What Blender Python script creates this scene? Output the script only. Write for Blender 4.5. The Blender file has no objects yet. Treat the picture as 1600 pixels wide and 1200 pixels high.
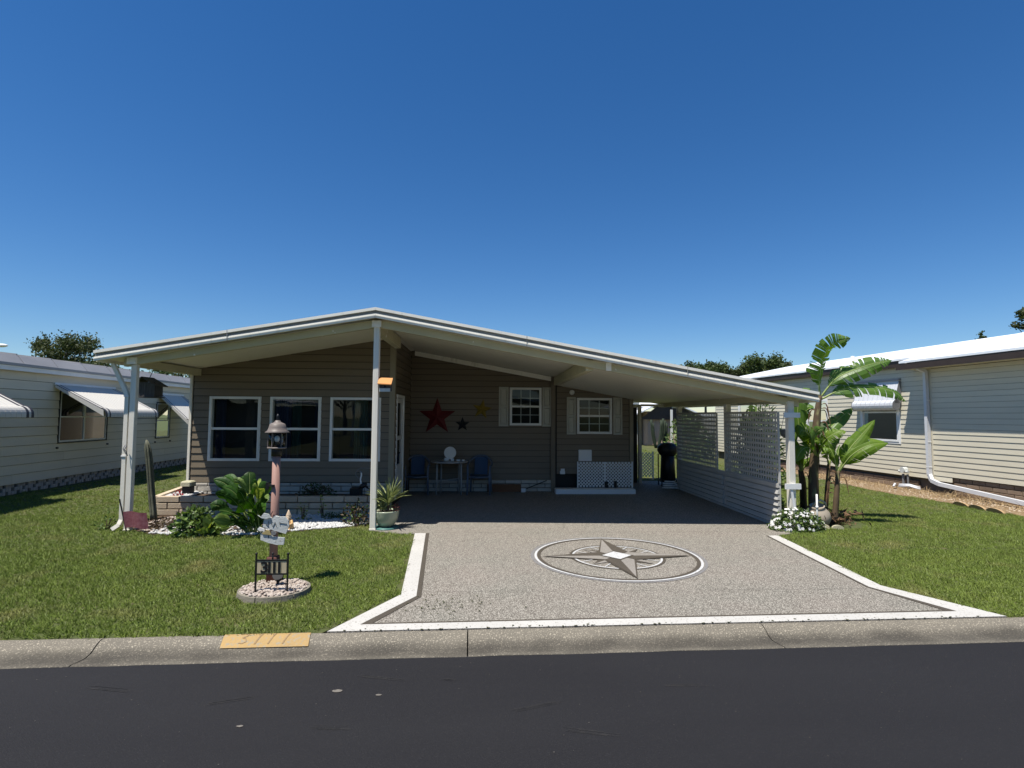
import bpy, math, random
from mathutils import Vector, Matrix, noise
PI = math.pi
rad = math.radians
random.seed(7)
S = bpy.context.scene
C = S.collection

# ---------------------------------------------------------------- camera
cd = bpy.data.cameras.new('camera')
cam = bpy.data.objects.new('camera', cd)
C.objects.link(cam)
cam.location = (0, 0, 1.75)
cam.rotation_euler = (1.629554, -0.006969, -0.045789)
cd.sensor_width = 36
cd.lens = 19.125
cd.clip_start = 0.05
cd.clip_end = 2000
S.camera = cam

# ---------------------------------------------------------------- light
SUN = Vector((-0.30, -0.245, 1.0)).normalized()      # towards the sun
w = bpy.data.worlds.new('World')
S.world = w
w.use_nodes = True
wn = w.node_tree.nodes
sky = wn.new('ShaderNodeTexSky')
sky.sky_type = 'NISHITA'
sky.sun_disc = False
sky.sun_elevation = math.asin(SUN.z)
sky.sun_rotation = math.atan2(SUN.x, SUN.y)
sky.air_density = 1.0
sky.dust_density = 0.0
sky.ozone_density = 6.0
sky.altitude = 0
bg = wn['Background']
bg.inputs['Strength'].default_value = 0.082
hsv = wn.new('ShaderNodeHueSaturation')             # deep clear-air blue
hsv.inputs['Saturation'].default_value = 1.24
hsv.inputs['Hue'].default_value = 0.504
w.node_tree.links.new(sky.outputs[0], hsv.inputs['Color'])
w.node_tree.links.new(hsv.outputs[0], bg.inputs[0])
sd = bpy.data.lights.new('sun', 'SUN')
sd.energy = 5.0
sd.angle = rad(0.53)
sd.color = (1.0, 0.955, 0.88)
so = bpy.data.objects.new('sun', sd)
C.objects.link(so)
so.location = (-8, -6, 30)
so.rotation_euler = SUN.to_track_quat('Z', 'Y').to_euler()
S.view_settings.view_transform = 'Standard'
S.view_settings.look = 'None'
S.view_settings.exposure = 0.5
S.view_settings.gamma = 1.0
S.view_settings.use_curve_mapping = False

# ---------------------------------------------------------------- materials
def M(name, col, rough=0.6, col2=None, scale=6.0, mix=0.5, bump=0.0, bscale=40.0, metal=0.0, rnd=0.0,
      stretch=(1, 1, 1), detail=4.0, spec=0.35, col3=None, scale3=60.0, thr3=(0.6, 0.7), coord='Object', trans=0.0, bdist=0.01):
    m = bpy.data.materials.new(name)
    m.use_nodes = True
    nt = m.node_tree
    n, L = nt.nodes, nt.links
    p = n['Principled BSDF']
    p.inputs['Roughness'].default_value = rough
    p.inputs['Metallic'].default_value = metal
    p.inputs['Specular IOR Level'].default_value = spec
    tc = n.new('ShaderNodeTexCoord')
    mp = n.new('ShaderNodeMapping')
    mp.inputs['Scale'].default_value = stretch
    if coord == 'World':
        ge = n.new('ShaderNodeNewGeometry')
        L.new(ge.outputs['Position'], mp.inputs[0])
    else:
        L.new(tc.outputs[coord], mp.inputs[0])
    v = mp.outputs[0]
    if col2 is None:
        col2 = tuple(c * 0.8 for c in col)
    no = n.new('ShaderNodeTexNoise')
    no.inputs['Scale'].default_value = scale
    no.inputs['Detail'].default_value = detail
    L.new(v, no.inputs[0])
    cr = n.new('ShaderNodeValToRGB')
    cr.color_ramp.elements[0].position = 0.5 - mix / 2
    cr.color_ramp.elements[1].position = 0.5 + mix / 2
    cr.color_ramp.elements[0].color = (*col, 1)
    cr.color_ramp.elements[1].color = (*col2, 1)
    L.new(no.outputs[0], cr.inputs[0])
    out = cr.outputs[0]
    if col3 is not None:
        n3 = n.new('ShaderNodeTexNoise')
        n3.inputs['Scale'].default_value = scale3
        n3.inputs['Detail'].default_value = 3
        L.new(v, n3.inputs[0])
        r3 = n.new('ShaderNodeValToRGB')
        r3.color_ramp.elements[0].position = thr3[0]
        r3.color_ramp.elements[1].position = thr3[1]
        L.new(n3.outputs[0], r3.inputs[0])
        mx = n.new('ShaderNodeMixRGB')
        mx.inputs[2].default_value = (*col3, 1)
        L.new(r3.outputs[0], mx.inputs[0])
        L.new(out, mx.inputs[1])
        out = mx.outputs[0]
    if rnd > 0:
        oi = n.new('ShaderNodeObjectInfo')
        hs = n.new('ShaderNodeHueSaturation')
        mr = n.new('ShaderNodeMapRange')
        mr.inputs[3].default_value = 1 - rnd
        mr.inputs[4].default_value = 1 + rnd
        L.new(oi.outputs['Random'], mr.inputs[0])
        L.new(mr.outputs[0], hs.inputs['Value'])
        L.new(out, hs.inputs['Color'])
        out = hs.outputs[0]
    L.new(out, p.inputs['Base Color'])
    if bump > 0:
        nb = n.new('ShaderNodeTexNoise')
        nb.inputs['Scale'].default_value = bscale
        nb.inputs['Detail'].default_value = 5
        L.new(v, nb.inputs[0])
        b = n.new('ShaderNodeBump')
        b.inputs['Strength'].default_value = bump
        b.inputs['Distance'].default_value = bdist
        L.new(nb.outputs[0], b.inputs['Height'])
        L.new(b.outputs[0], p.inputs['Normal'])
    if trans > 0:
        t = n.new('ShaderNodeBsdfTranslucent')
        hs2 = n.new('ShaderNodeHueSaturation')
        hs2.inputs['Saturation'].default_value = 1.15
        hs2.inputs['Value'].default_value = 1.5
        L.new(out, hs2.inputs['Color'])
        L.new(hs2.outputs[0], t.inputs[0])
        ms = n.new('ShaderNodeMixShader')
        ms.inputs[0].default_value = trans
        L.new(p.outputs[0], ms.inputs[1])
        L.new(t.outputs[0], ms.inputs[2])
        L.new(ms.outputs[0], n['Material Output'].inputs['Surface'])
    return m

def glass_mat(name, tint=(0.75, 0.8, 0.8), ior=1.75):
    m = bpy.data.materials.new(name)
    m.use_nodes = True
    n, L = m.node_tree.nodes, m.node_tree.links
    n.remove(n['Principled BSDF'])
    t = n.new('ShaderNodeBsdfTransparent')
    t.inputs[0].default_value = (*tint, 1)
    g = n.new('ShaderNodeBsdfGlossy')
    g.inputs['Roughness'].default_value = 0.015
    f = n.new('ShaderNodeFresnel')
    f.inputs[0].default_value = ior
    nb = n.new('ShaderNodeTexNoise')
    nb.inputs['Scale'].default_value = 1.3
    b = n.new('ShaderNodeBump')
    b.inputs['Strength'].default_value = 0.12
    b.inputs['Distance'].default_value = 0.02
    tc = n.new('ShaderNodeTexCoord')
    L.new(tc.outputs['Object'], nb.inputs[0])
    L.new(nb.outputs[0], b.inputs['Height'])
    L.new(b.outputs[0], g.inputs['Normal'])
    ms = n.new('ShaderNodeMixShader')
    L.new(f.outputs[0], ms.inputs[0])
    L.new(t.outputs[0], ms.inputs[1])
    L.new(g.outputs[0], ms.inputs[2])
    L.new(ms.outputs[0], n['Material Output'].inputs['Surface'])
    return m

MT = {}
MT['siding'] = M('taupe_vinyl', (0.185, 0.148, 0.102), 0.55, (0.160, 0.127, 0.088), 1.2, 0.7, 0.15, 120, stretch=(1, 1, 8), rnd=0.04)
MT['trim_taupe'] = M('taupe_trim', (0.26, 0.225, 0.155), 0.5, (0.22, 0.19, 0.13), 2, 0.6)
MT['white'] = M('white_paint', (0.80, 0.79, 0.75), 0.45, (0.70, 0.69, 0.64), 3, 0.7, 0.08, 60)
MT['fascia'] = M('cream_aluminium', (0.90, 0.86, 0.75), 0.4, (0.80, 0.765, 0.66), 2.5, 0.6, 0.05, 20, col3=(0.58, 0.54, 0.44), scale3=9, thr3=(0.60, 0.85), stretch=(1, 1, 0.25))
MT['recess'] = M('shaded_channel_grey', (0.33, 0.325, 0.30), 0.55, (0.25, 0.24, 0.22), 3, 0.8)  # shade of the recessed channel put into a darker grey; seam clips share it
MT['ceiling'] = M('cream_ceiling_pan', (0.85, 0.81, 0.66), 0.5, (0.74, 0.70, 0.57), 0.9, 0.6, 0.05, 10, stretch=(1, 0.35, 1))
MT['beam'] = M('cream_beam', (0.55, 0.50, 0.32), 0.55, (0.46, 0.42, 0.27), 2.5, 0.7, 0.08, 30, col3=(0.78, 0.77, 0.72), scale3=7, thr3=(0.68, 0.72))
MT['wood_white'] = M('weathered_white_wood', (0.84, 0.79, 0.68), 0.7, (0.66, 0.62, 0.53), 4, 0.7, 0.25, 50, stretch=(6, 6, 0.5))
MT['lattice'] = M('weathered_lattice', (0.50, 0.49, 0.46), 0.7, (0.42, 0.41, 0.385), 3, 0.6)
MT['shutter'] = M('cream_shutter', (0.48, 0.46, 0.38), 0.6, (0.40, 0.385, 0.32), 4, 0.6)
MT['grey_white'] = M('aged_white_vinyl', (0.80, 0.80, 0.78), 0.55, (0.70, 0.70, 0.68), 3, 0.6, 0.08, 40)
MT['roof_grey'] = M('grey_roof_metal', (0.36, 0.355, 0.35), 0.5, (0.24, 0.235, 0.24), 2.0, 0.7, 0.1, 20, stretch=(1, 0.3, 1))
MT['glass'] = glass_mat('window_glass', ior=1.42)
MT['lap_shadow'] = M('lap_shadow_backing', (0.035, 0.03, 0.025), 0.9)  # near-black wall backing paints the shadow in the gaps between siding laps
MT['glass_old'] = glass_mat('dusty_window_glass', (0.35, 0.37, 0.37), 1.18)
MT['lampglass'] = glass_mat('lantern_glass', (0.85, 0.88, 0.86), 1.45)
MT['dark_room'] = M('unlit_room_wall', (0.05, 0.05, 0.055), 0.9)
MT['dull_blind'] = M('dull_blind', (0.07, 0.065, 0.055), 0.8)
MT['curtain_blue'] = M('navy_curtain', (0.03, 0.045, 0.10), 0.9, (0.02, 0.03, 0.07), 4, 0.6)
MT['curtain_teal'] = M('teal_curtain', (0.03, 0.085, 0.085), 0.9, (0.02, 0.05, 0.05), 4, 0.6)
MT['brick'] = M('tan_block', (0.56, 0.45, 0.32), 0.9, (0.44, 0.34, 0.235), 5, 0.6, 0.5, 60, rnd=0.12, col3=(0.55, 0.48, 0.38), scale3=50, thr3=(0.55, 0.75))
MT['skirtbrick'] = M('taupe_skirt_brick', (0.50, 0.46, 0.39), 0.9, (0.42, 0.385, 0.33), 5, 0.6, 0.5, 60, rnd=0.10)
MT['mortar'] = M('mortar', (0.16, 0.145, 0.125), 0.95, bump=0.4, bscale=60)
MT['screenblock'] = M('screen_block', (0.48, 0.44, 0.38), 0.9, (0.38, 0.34, 0.29), 4, 0.6, 0.3, 60, rnd=0.1)
MT['lhsiding'] = M('grey_cream_board', (0.68, 0.60, 0.45), 0.6, (0.60, 0.53, 0.40), 1.3, 0.7, 0.1, 50, stretch=(1, 1, 5), rnd=0.05)
MT['rhsiding'] = M('cream_vinyl', (0.64, 0.59, 0.46), 0.5, (0.57, 0.525, 0.41), 1.0, 0.6, 0.1, 80, stretch=(1, 1, 8), rnd=0.025)
MT['rhroof'] = M('white_roof_coating', (0.82, 0.84, 0.86), 0.5, (0.74, 0.77, 0.80), 0.7, 0.5, 0.1, 8)
MT['brown'] = M('dark_brown_metal', (0.035, 0.022, 0.016), 0.45, (0.05, 0.034, 0.026), 4, 0.6)
MT['rhbrick'] = M('brown_brick', (0.26, 0.19, 0.13), 0.9, (0.2, 0.14, 0.095), 6, 0.6, 0.5, 60, rnd=0.15)
MT['black'] = M('black_metal', (0.012, 0.012, 0.013), 0.45)
MT['concrete'] = M('curb_concrete', (0.145, 0.128, 0.098), 0.9, (0.098, 0.088, 0.070), 2.2, 0.8, 0.8, 45, col3=(0.29, 0.255, 0.195), scale3=95, thr3=(0.56, 0.66), coord='World')
MT['dgrey'] = M('grey_plastic', (0.2, 0.2, 0.2), 0.6)

# ---------------------------------------------------------------- mesh builder
class MB:
    def __init__(s):
        s.v = []
        s.f = []
        s.m = []
        s.cur = 0
    def poly(s, pts):
        b = len(s.v)
        s.v += [Vector(p) for p in pts]
        s.f.append(tuple(range(b, b + len(pts))))
        s.m.append(s.cur)
    def faces(s, pts, fs):
        b = len(s.v)
        s.v += [Vector(p) for p in pts]
        for f in fs:
            s.f.append(tuple(b + i for i in f))
            s.m.append(s.cur)
    def box(s, x0, x1, y0, y1, z0, z1):
        s.faces([(x0, y0, z0), (x1, y0, z0), (x1, y1, z0), (x0, y1, z0), (x0, y0, z1), (x1, y0, z1), (x1, y1, z1), (x0, y1, z1)],
                [(0, 3, 2, 1), (4, 5, 6, 7), (0, 1, 5, 4), (1, 2, 6, 5), (2, 3, 7, 6), (3, 0, 4, 7)])
        return s
    def cbox(s, x0, x1, y0, y1, z0, z1, b):
        """box with chamfered vertical and top edges"""
        lo = [(x0 + b, y0), (x1 - b, y0), (x1, y0 + b), (x1, y1 - b), (x1 - b, y1), (x0 + b, y1), (x0, y1 - b), (x0, y0 + b)]
        cx, cy = (x0 + x1) / 2, (y0 + y1) / 2
        hi = [(cx + (x - cx) * (1 - 2 * b / (x1 - x0)), cy + (y - cy) * (1 - 2 * b / (y1 - y0))) for x, y in lo]
        n = 8
        s.faces([(x, y, z0) for x, y in lo] + [(x, y, z1 - b) for x, y in lo] + [(x, y, z1) for x, y in hi],
                [tuple(reversed(range(n)))] + [(i, (i + 1) % n, n + (i + 1) % n, n + i) for i in range(n)] +
                [(n + i, n + (i + 1) % n, 2 * n + (i + 1) % n, 2 * n + i) for i in range(n)] + [tuple(range(2 * n, 3 * n))])
        return s
    def hexa(s, a, b):
        """a, b: two quads (4 points each)"""
        s.faces(list(a) + list(b), [(3, 2, 1, 0), (4, 5, 6, 7), (0, 1, 5, 4), (1, 2, 6, 5), (2, 3, 7, 6), (3, 0, 4, 7)])
        return s
    def extr(s, pts, d):
        """extrude planar polygon by vector d"""
        d = Vector(d)
        n = len(pts)
        P = [Vector(p) for p in pts]
        s.faces(P + [p + d for p in P], [tuple(reversed(range(n))), tuple(range(n, 2 * n))] + [(i, (i + 1) % n, n + (i + 1) % n, n + i) for i in range(n)])
        return s
    def bar(s, p, q, w_, h_, up=(0, 0, 1)):
        p, q, up = Vector(p), Vector(q), Vector(up)
        d = (q - p).normalized()
        sx = d.cross(up)
        if sx.length < 1e-4:
            sx = d.cross(Vector((1, 0, 0)))
        sx.normalize()
        sy = sx.cross(d).normalized()
        a, b = sx * w_ / 2, sy * h_ / 2
        return s.hexa([p - a - b, p + a - b, p + a + b, p - a + b], [q - a - b, q + a - b, q + a + b, q - a + b])
    def tube(s, pts, r, n=8, cap=True):
        P = [Vector(p) for p in pts]
        k = len(P)
        if not hasattr(r, '__len__'):
            r = [r] * k
        b0 = len(s.v)
        ref = None
        for i in range(k):
            d = (P[min(i + 1, k - 1)] - P[max(i - 1, 0)]).normalized()
            if ref is None:
                ref = d.orthogonal().normalized()
            ref = (ref - d * ref.dot(d))
            if ref.length < 1e-5:
                ref = d.orthogonal()
            ref.normalize()
            bi = d.cross(ref)
            for j in range(n):
                a = 2 * PI * j / n
                s.v.append(P[i] + (ref * math.cos(a) + bi * math.sin(a)) * r[i])
        for i in range(k - 1):
            for j in range(n):
                s.f.append((b0 + i * n + j, b0 + i * n + (j + 1) % n, b0 + (i + 1) * n + (j + 1) % n, b0 + (i + 1) * n + j))
                s.m.append(s.cur)
        if cap:
            s.f.append(tuple(b0 + j for j in reversed(range(n))))
            s.m.append(s.cur)
            s.f.append(tuple(b0 + (k - 1) * n + j for j in range(n)))
            s.m.append(s.cur)
        return s
    def lathe(s, prof, c=(0, 0, 0), n=16, sc=(1, 1)):
        b0 = len(s.v)
        k = len(prof)
        for r, z in prof:
            for j in range(n):
                a = 2 * PI * j / n
                s.v.append(Vector((c[0] + r * math.cos(a) * sc[0], c[1] + r * math.sin(a) * sc[1], c[2] + z)))
        for i in range(k - 1):
            for j in range(n):
                s.f.append((b0 + i * n + j, b0 + i * n + (j + 1) % n, b0 + (i + 1) * n + (j + 1) % n, b0 + (i + 1) * n + j))
                s.m.append(s.cur)
        s.f.append(tuple(b0 + j for j in reversed(range(n))))
        s.m.append(s.cur)
        s.f.append(tuple(b0 + (k - 1) * n + j for j in range(n)))
        s.m.append(s.cur)
        return s
    def blob(s, c, r, sc=(1, 1, 1), jit=0.0, sub=1, rot=None):
        V, F = ICO[sub]
        b = len(s.v)
        for v in V:
            q = Vector((v[0] * sc[0], v[1] * sc[1], v[2] * sc[2])) * r * (1 + random.uniform(-jit, jit))
            if rot is not None:
                q = rot @ q
            s.v.append(Vector(c) + q)
        for f in F:
            s.f.append(tuple(b + i for i in f))
            s.m.append(s.cur)
        return s
    def mesh(s, name, mats, smooth=False, inv=None):
        me = bpy.data.meshes.new(name)
        vs = s.v if inv is None else [inv @ v for v in s.v]
        me.from_pydata([tuple(v) for v in vs], [], s.f)
        for m in (mats if isinstance(mats, (list, tuple)) else [mats]):
            me.materials.append(MT[m] if isinstance(m, str) else m)
        if isinstance(mats, (list, tuple)):
            me.polygons.foreach_set('material_index', s.m)
        if smooth:
            me.polygons.foreach_set('use_smooth', [True] * len(me.polygons))
        me.update()
        return me
    def build(s, name, mat, parent=None, smooth=False, local=False, label=None, kind=None):
        inv = None
        if parent is not None and not local:
            inv = WM[root_of(parent)].inverted()
        o = bpy.data.objects.new(name, s.mesh(name, mat, smooth, inv))
        C.objects.link(o)
        if parent is not None:
            o.parent = parent
        if label:
            o['label'] = label
        if kind:
            o['kind'] = kind
        return o

def root_of(o):
    while o.parent is not None:
        o = o.parent
    return o
class _WM(dict):
    def __missing__(s, k):
        return Matrix.Identity(4)
WM = _WM()

def _ico():
    t = (1 + 5 ** 0.5) / 2
    V = [Vector(v).normalized() for v in [(-1, t, 0), (1, t, 0), (-1, -t, 0), (1, -t, 0), (0, -1, t), (0, 1, t), (0, -1, -t), (0, 1, -t), (t, 0, -1), (t, 0, 1), (-t, 0, -1), (-t, 0, 1)]]
    F = [(0, 11, 5), (0, 5, 1), (0, 1, 7), (0, 7, 10), (0, 10, 11), (1, 5, 9), (5, 11, 4), (11, 10, 2), (10, 7, 6), (7, 1, 8), (3, 9, 4), (3, 4, 2), (3, 2, 6), (3, 6, 8), (3, 8, 9), (4, 9, 5), (2, 4, 11), (6, 2, 10), (8, 6, 7), (9, 8, 1)]
    out = {0: ([tuple(v) for v in V], F)}
    for k in (1, 2):
        c = {}
        F2 = []
        def mid(a, b):
            key = (min(a, b), max(a, b))
            if key not in c:
                V.append(((V[a] + V[b]) / 2).normalized())
                c[key] = len(V) - 1
            return c[key]
        for a, b, d in F:
            x, y, z = mid(a, b), mid(b, d), mid(d, a)
            F2 += [(a, x, z), (b, y, x), (d, z, y), (x, y, z)]
        F = F2
        out[k] = ([tuple(v) for v in V], F)
    return out
ICO = _ico()

def thing(name, label, cat, loc=(0, 0, 0), rz=0.0, group=None):
    o = bpy.data.objects.new(name, None)
    C.objects.link(o)
    o.empty_display_size = 0.2
    o.location = loc
    o.rotation_euler = (0, 0, rz)
    o['label'] = label
    o['category'] = cat
    if group:
        o['group'] = group
    WM[o] = Matrix.Translation(Vector(loc)) @ Matrix.Rotation(rz, 4, 'Z')
    return o

def tag(o, label, cat, group=None):
    o['label'] = label
    o['category'] = cat
    if group:
        o['group'] = group
    return o

def struct(o):
    o['kind'] = 'structure'
    return o

def inst(mesh, name, parent, loc, rot=(0, 0, 0), sc=(1, 1, 1)):
    """a piece that shares its mesh; loc in the thing's own frame"""
    o = bpy.data.objects.new(name, mesh)
    C.objects.link(o)
    o.location = loc
    o.rotation_euler = rot
    o.scale = sc
    if parent is not None:
        o.parent = parent
    return o

def copy_tree(o, parent=None):
    c = o.copy()
    C.objects.link(c)
    c.parent = parent
    for ch in list(o.children):
        copy_tree(ch, c)
    return c

# ---------------------------------------------------------------- walls, boards, bricks, windows
def clip(poly, a, b, c):
    """keep a*u + b*z <= c"""
    out = []
    for i in range(len(poly)):
        p, q = poly[i], poly[(i + 1) % len(poly)]
        dp, dq = a * p[0] + b * p[1] - c, a * q[0] + b * q[1] - c
        if dp <= 0:
            out.append(p)
        if (dp < 0 < dq) or (dq < 0 < dp):
            t = dp / (dp - dq)
            out.append((p[0] + (q[0] - p[0]) * t, p[1] + (q[1] - p[1]) * t))
    return out

def area(p):
    return abs(sum(p[i][0] * p[(i + 1) % len(p)][1] - p[(i + 1) % len(p)][0] * p[i][1] for i in range(len(p)))) / 2

def rsub(r, o):
    x0, x1, z0, z1 = r
    a0, a1, c0, c1 = o
    if a0 >= x1 or a1 <= x0 or c0 >= z1 or c1 <= z0:
        return [r]
    out = []
    if a0 > x0:
        out.append((x0, a0, z0, z1))
    if a1 < x1:
        out.append((a1, x1, z0, z1))
    m0, m1 = max(a0, x0), min(a1, x1)
    if c0 > z0:
        out.append((m0, m1, z0, c0))
    if c1 < z1:
        out.append((m0, m1, c1, z1))
    return out

def frame(o, ang):
    """wall frame: u along direction ang (0 = +X), off = towards the viewer side"""
    d = Vector((math.cos(ang), math.sin(ang), 0))
    nrm = Vector((d.y, -d.x, 0))
    o = Vector(o)
    return lambda u, z, off=0.0: o + d * u + nrm * off + Vector((0, 0, z))

def wall_sheet(name, parent, fr, u0, u1, z0, z1, ops=(), tops=(), mat='siding', th=0.1, back=0.0):
    mb = MB()
    rs = [(u0, u1, z0, z1)]
    for o in ops:
        rs = [q for r in rs for q in rsub(r, o)]
    for r in rs:
        p = [(r[0], r[2]), (r[1], r[2]), (r[1], r[3]), (r[0], r[3])]
        for t in tops:
            p = clip(p, *t)
        if len(p) > 2 and area(p) > 1e-4:
            dv = fr(0, 0, -th) - fr(0, 0, 0)
            mb.extr([fr(u, z, back) for u, z in p], dv)
    return mb.build(name, mat, parent)

def siding(parent, fr, u0, u1, z0, z1, h, mat, ops=(), tops=(), lip=0.016, name='siding_board', joints=(), groove=0.009):
    k = 0
    z = z0
    while z < z1 - 1e-4:
        zt = min(z + h, z1)
        rs = [(u0, u1, z, zt)]
        for j in joints:
            rs2 = []
            for r in rs:
                jj = j(k) if callable(j) else j
                if r[0] + 0.2 < jj < r[1] - 0.2:
                    rs2 += [(r[0], jj - 0.0012, r[2], r[3]), (jj + 0.0012, r[1], r[2], r[3])]
                else:
                    rs2.append(r)
            rs = rs2
        for o in ops:
            rs = [q for r in rs for q in rsub(r, o)]
        for r in rs:
            rt = r[3] - (groove if abs(r[3] - zt) < 1e-6 else 0)
            if rt <= r[2] + 0.002:
                continue
            p = [(r[0], r[2]), (r[1], r[2]), (r[1], rt), (r[0], rt)]
            for t in tops:
                p = clip(p, *t)
            if len(p) < 3 or area(p) < 2e-4:
                continue
            mb = MB()
            n = len(p)
            F = [fr(u, zz, 0.010 + lip * (1 - (zz - z) / h)) for u, zz in p]
            B = [fr(u, zz, 0.001) for u, zz in p]
            mb.faces(F + B, [tuple(range(n))] + [(i, (i + 1) % n, n + (i + 1) % n, n + i) for i in range(n)])
            mb.build(name, mat, parent)
        z = zt
        k += 1

def window(parent, fr, u0, u1, z0, z1, fmat='white', fw=0.05, cols=0, rows=0, split='h', curtain=None, depth=0.5, proud=0.03, name='window', blind=False):
    """outer frame rectangle u0..u1, z0..z1 with sash, panes, grille and the dark room behind"""
    def ring(a0, a1, c0, c1, t, d0, d1, mb):
        for r in ((a0, a1, c0, c0 + t), (a0, a1, c1 - t, c1), (a0, a0 + t, c0 + t, c1 - t), (a1 - t, a1, c0 + t, c1 - t)):
            mb.hexa([fr(r[0], r[2], d0), fr(r[1], r[2], d0), fr(r[1], r[3], d0), fr(r[0], r[3], d0)], [fr(r[0], r[2], d1), fr(r[1], r[2], d1), fr(r[1], r[3], d1), fr(r[0], r[3], d1)])
    mb = MB()
    ring(u0, u1, z0, z1, fw, proud, -0.07, mb)
    ring(u0 + fw * 0.55, u1 - fw * 0.55, z0 + fw * 0.55, z1 - fw * 0.55, fw * 0.45 + 0.004, proud + 0.012, proud + 0.002, mb)
    wf = mb.build(name, fmat, parent)
    a0, a1, c0, c1 = u0 + fw, u1 - fw, z0 + fw, z1 - fw
    mb = MB()
    if split == 'h':
        zm = (c0 + c1) / 2
        parts = [(a0, a1, zm, c1, 0.0), (a0, a1, c0, zm, 0.012)]
        mb.hexa([fr(a0, zm - 0.022, 0.028), fr(a1, zm - 0.022, 0.028), fr(a1, zm + 0.022, 0.028), fr(a0, zm + 0.022, 0.028)],
                [fr(a0, zm - 0.022, -0.03), fr(a1, zm - 0.022, -0.03), fr(a1, zm + 0.022, -0.03), fr(a0, zm + 0.022, -0.03)])
    elif split == 'q':
        zm, um = (c0 + c1) / 2, (a0 + a1) / 2
        parts = [(a0, um, zm, c1, 0), (um, a1, zm, c1, 0), (a0, um, c0, zm, 0.012), (um, a1, c0, zm, 0.012)]
        mb.hexa([fr(a0, zm - 0.014, 0.026), fr(a1, zm - 0.014, 0.026), fr(a1, zm + 0.014, 0.026), fr(a0, zm + 0.014, 0.026)],
                [fr(a0, zm - 0.014, -0.03), fr(a1, zm - 0.014, -0.03), fr(a1, zm + 0.014, -0.03), fr(a0, zm + 0.014, -0.03)])
        mb.hexa([fr(um - 0.02, c0, 0.029), fr(um + 0.02, c0, 0.029), fr(um + 0.02, c1, 0.029), fr(um - 0.02, c1, 0.029)],
                [fr(um - 0.02, c0, -0.03), fr(um + 0.02, c0, -0.03), fr(um + 0.02, c1, -0.03), fr(um - 0.02, c1, -0.03)])
    else:
        parts = [(a0, a1, c0, c1, 0)]
    if mb.f:
        mb.build('meeting_rail', fmat, wf)
    for i, (b0, b1, e0, e1, d) in enumerate(parts):
        g = MB()
        g.hexa([fr(b0, e0, d), fr(b1, e0, d), fr(b1, e1, d), fr(b0, e1, d)], [fr(b0, e0, d - 0.004), fr(b1, e0, d - 0.004), fr(b1, e1, d - 0.004), fr(b0, e1, d - 0.004)])
        # a single front face is enough for the clear pane
        g.f = g.f[:1]
        g.m = g.m[:1]
        g.build('pane', 'glass', wf)
        if cols:
            t = 0.007
            for c in range(1, cols):
                u = b0 + (b1 - b0) * c / cols
                MB().bar(fr(u, e0, d - 0.012), fr(u, e1, d - 0.012), 2 * t, 0.01, up=fr(0, 0, 1) - fr(0, 0, 0)).build('muntin', fmat, wf)
            for c in range(1, rows):
                z = e0 + (e1 - e0) * c / rows
                MB().bar(fr(b0, z, d - 0.0125), fr(b1, z, d - 0.0125), 0.01, 2 * t, up=(0, 0, 1)).build('muntin', fmat, wf)
    mb = MB()
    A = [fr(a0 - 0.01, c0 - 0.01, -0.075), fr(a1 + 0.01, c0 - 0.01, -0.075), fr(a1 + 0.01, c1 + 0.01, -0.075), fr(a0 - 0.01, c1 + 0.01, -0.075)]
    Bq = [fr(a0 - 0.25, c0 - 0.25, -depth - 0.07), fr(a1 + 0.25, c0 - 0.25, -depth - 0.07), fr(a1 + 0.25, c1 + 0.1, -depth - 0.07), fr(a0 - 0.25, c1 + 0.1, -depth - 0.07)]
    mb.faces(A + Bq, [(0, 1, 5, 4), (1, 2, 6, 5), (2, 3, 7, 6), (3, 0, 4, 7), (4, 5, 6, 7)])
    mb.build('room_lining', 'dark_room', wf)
    if curtain:
        for (s0, s1, cm) in curtain:
            mb = MB()
            n = 26
            pts = []
            for i in range(n + 1):
                u = a0 + (a1 - a0) * (s0 + (s1 - s0) * i / n)
                off = -0.17 + 0.025 * math.sin(i * 1.35) + 0.01 * math.sin(i * 3.1)
                pts.append((fr(u, c0 - 0.04, off), fr(u, c1 + 0.04, off)))
            for i in range(n):
                mb.poly([pts[i][0], pts[i + 1][0], pts[i + 1][1], pts[i][1]])
            mb.build('curtain', cm, wf)
    if blind:
        mb = MB()
        z = c1 - 0.02
        while z > c0 + 0.03:
            mb.faces([fr(a0, z, -0.06), fr(a1, z, -0.06), fr(a1, z - 0.022, -0.09), fr(a0, z - 0.022, -0.09)], [(0, 1, 2, 3)])
            z -= 0.03
        o = mb.build('blind_slats', 'dull_blind', wf)
        o['kind'] = 'stuff'
    return wf

_bm = {}
def brick_mesh(l, h, d, mat):
    k = (round(l, 3), h, d, mat)
    if k not in _bm:
        mb = MB()
        # pillowed block: length along x, depth along y, height z; front face towards -y
        b = min(0.006, h * 0.1)
        x, z = l / 2, h / 2
        fr_ = [(-x + b, -d / 2, -z + b), (x - b, -d / 2, -z + b), (x - b, -d / 2, z - b), (-x + b, -d / 2, z - b)]
        mi = [(-x, -d / 2 + b, -z), (x, -d / 2 + b, -z), (x, -d / 2 + b, z), (-x, -d / 2 + b, z)]
        bk = [(-x, d / 2, -z), (x, d / 2, -z), (x, d / 2, z), (-x, d / 2, z)]
        mb.faces(fr_ + mi + bk, [(0, 1, 2, 3)] + [(4 + i, 4 + (i + 1) % 4, (i + 1) % 4, i) for i in range(4)] + [(8 + i, 8 + (i + 1) % 4, 4 + (i + 1) % 4, 4 + i) for i in range(4)] + [(11, 10, 9, 8)])
        _bm[k] = mb.mesh('brick', mat)
    return _bm[k]

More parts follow.
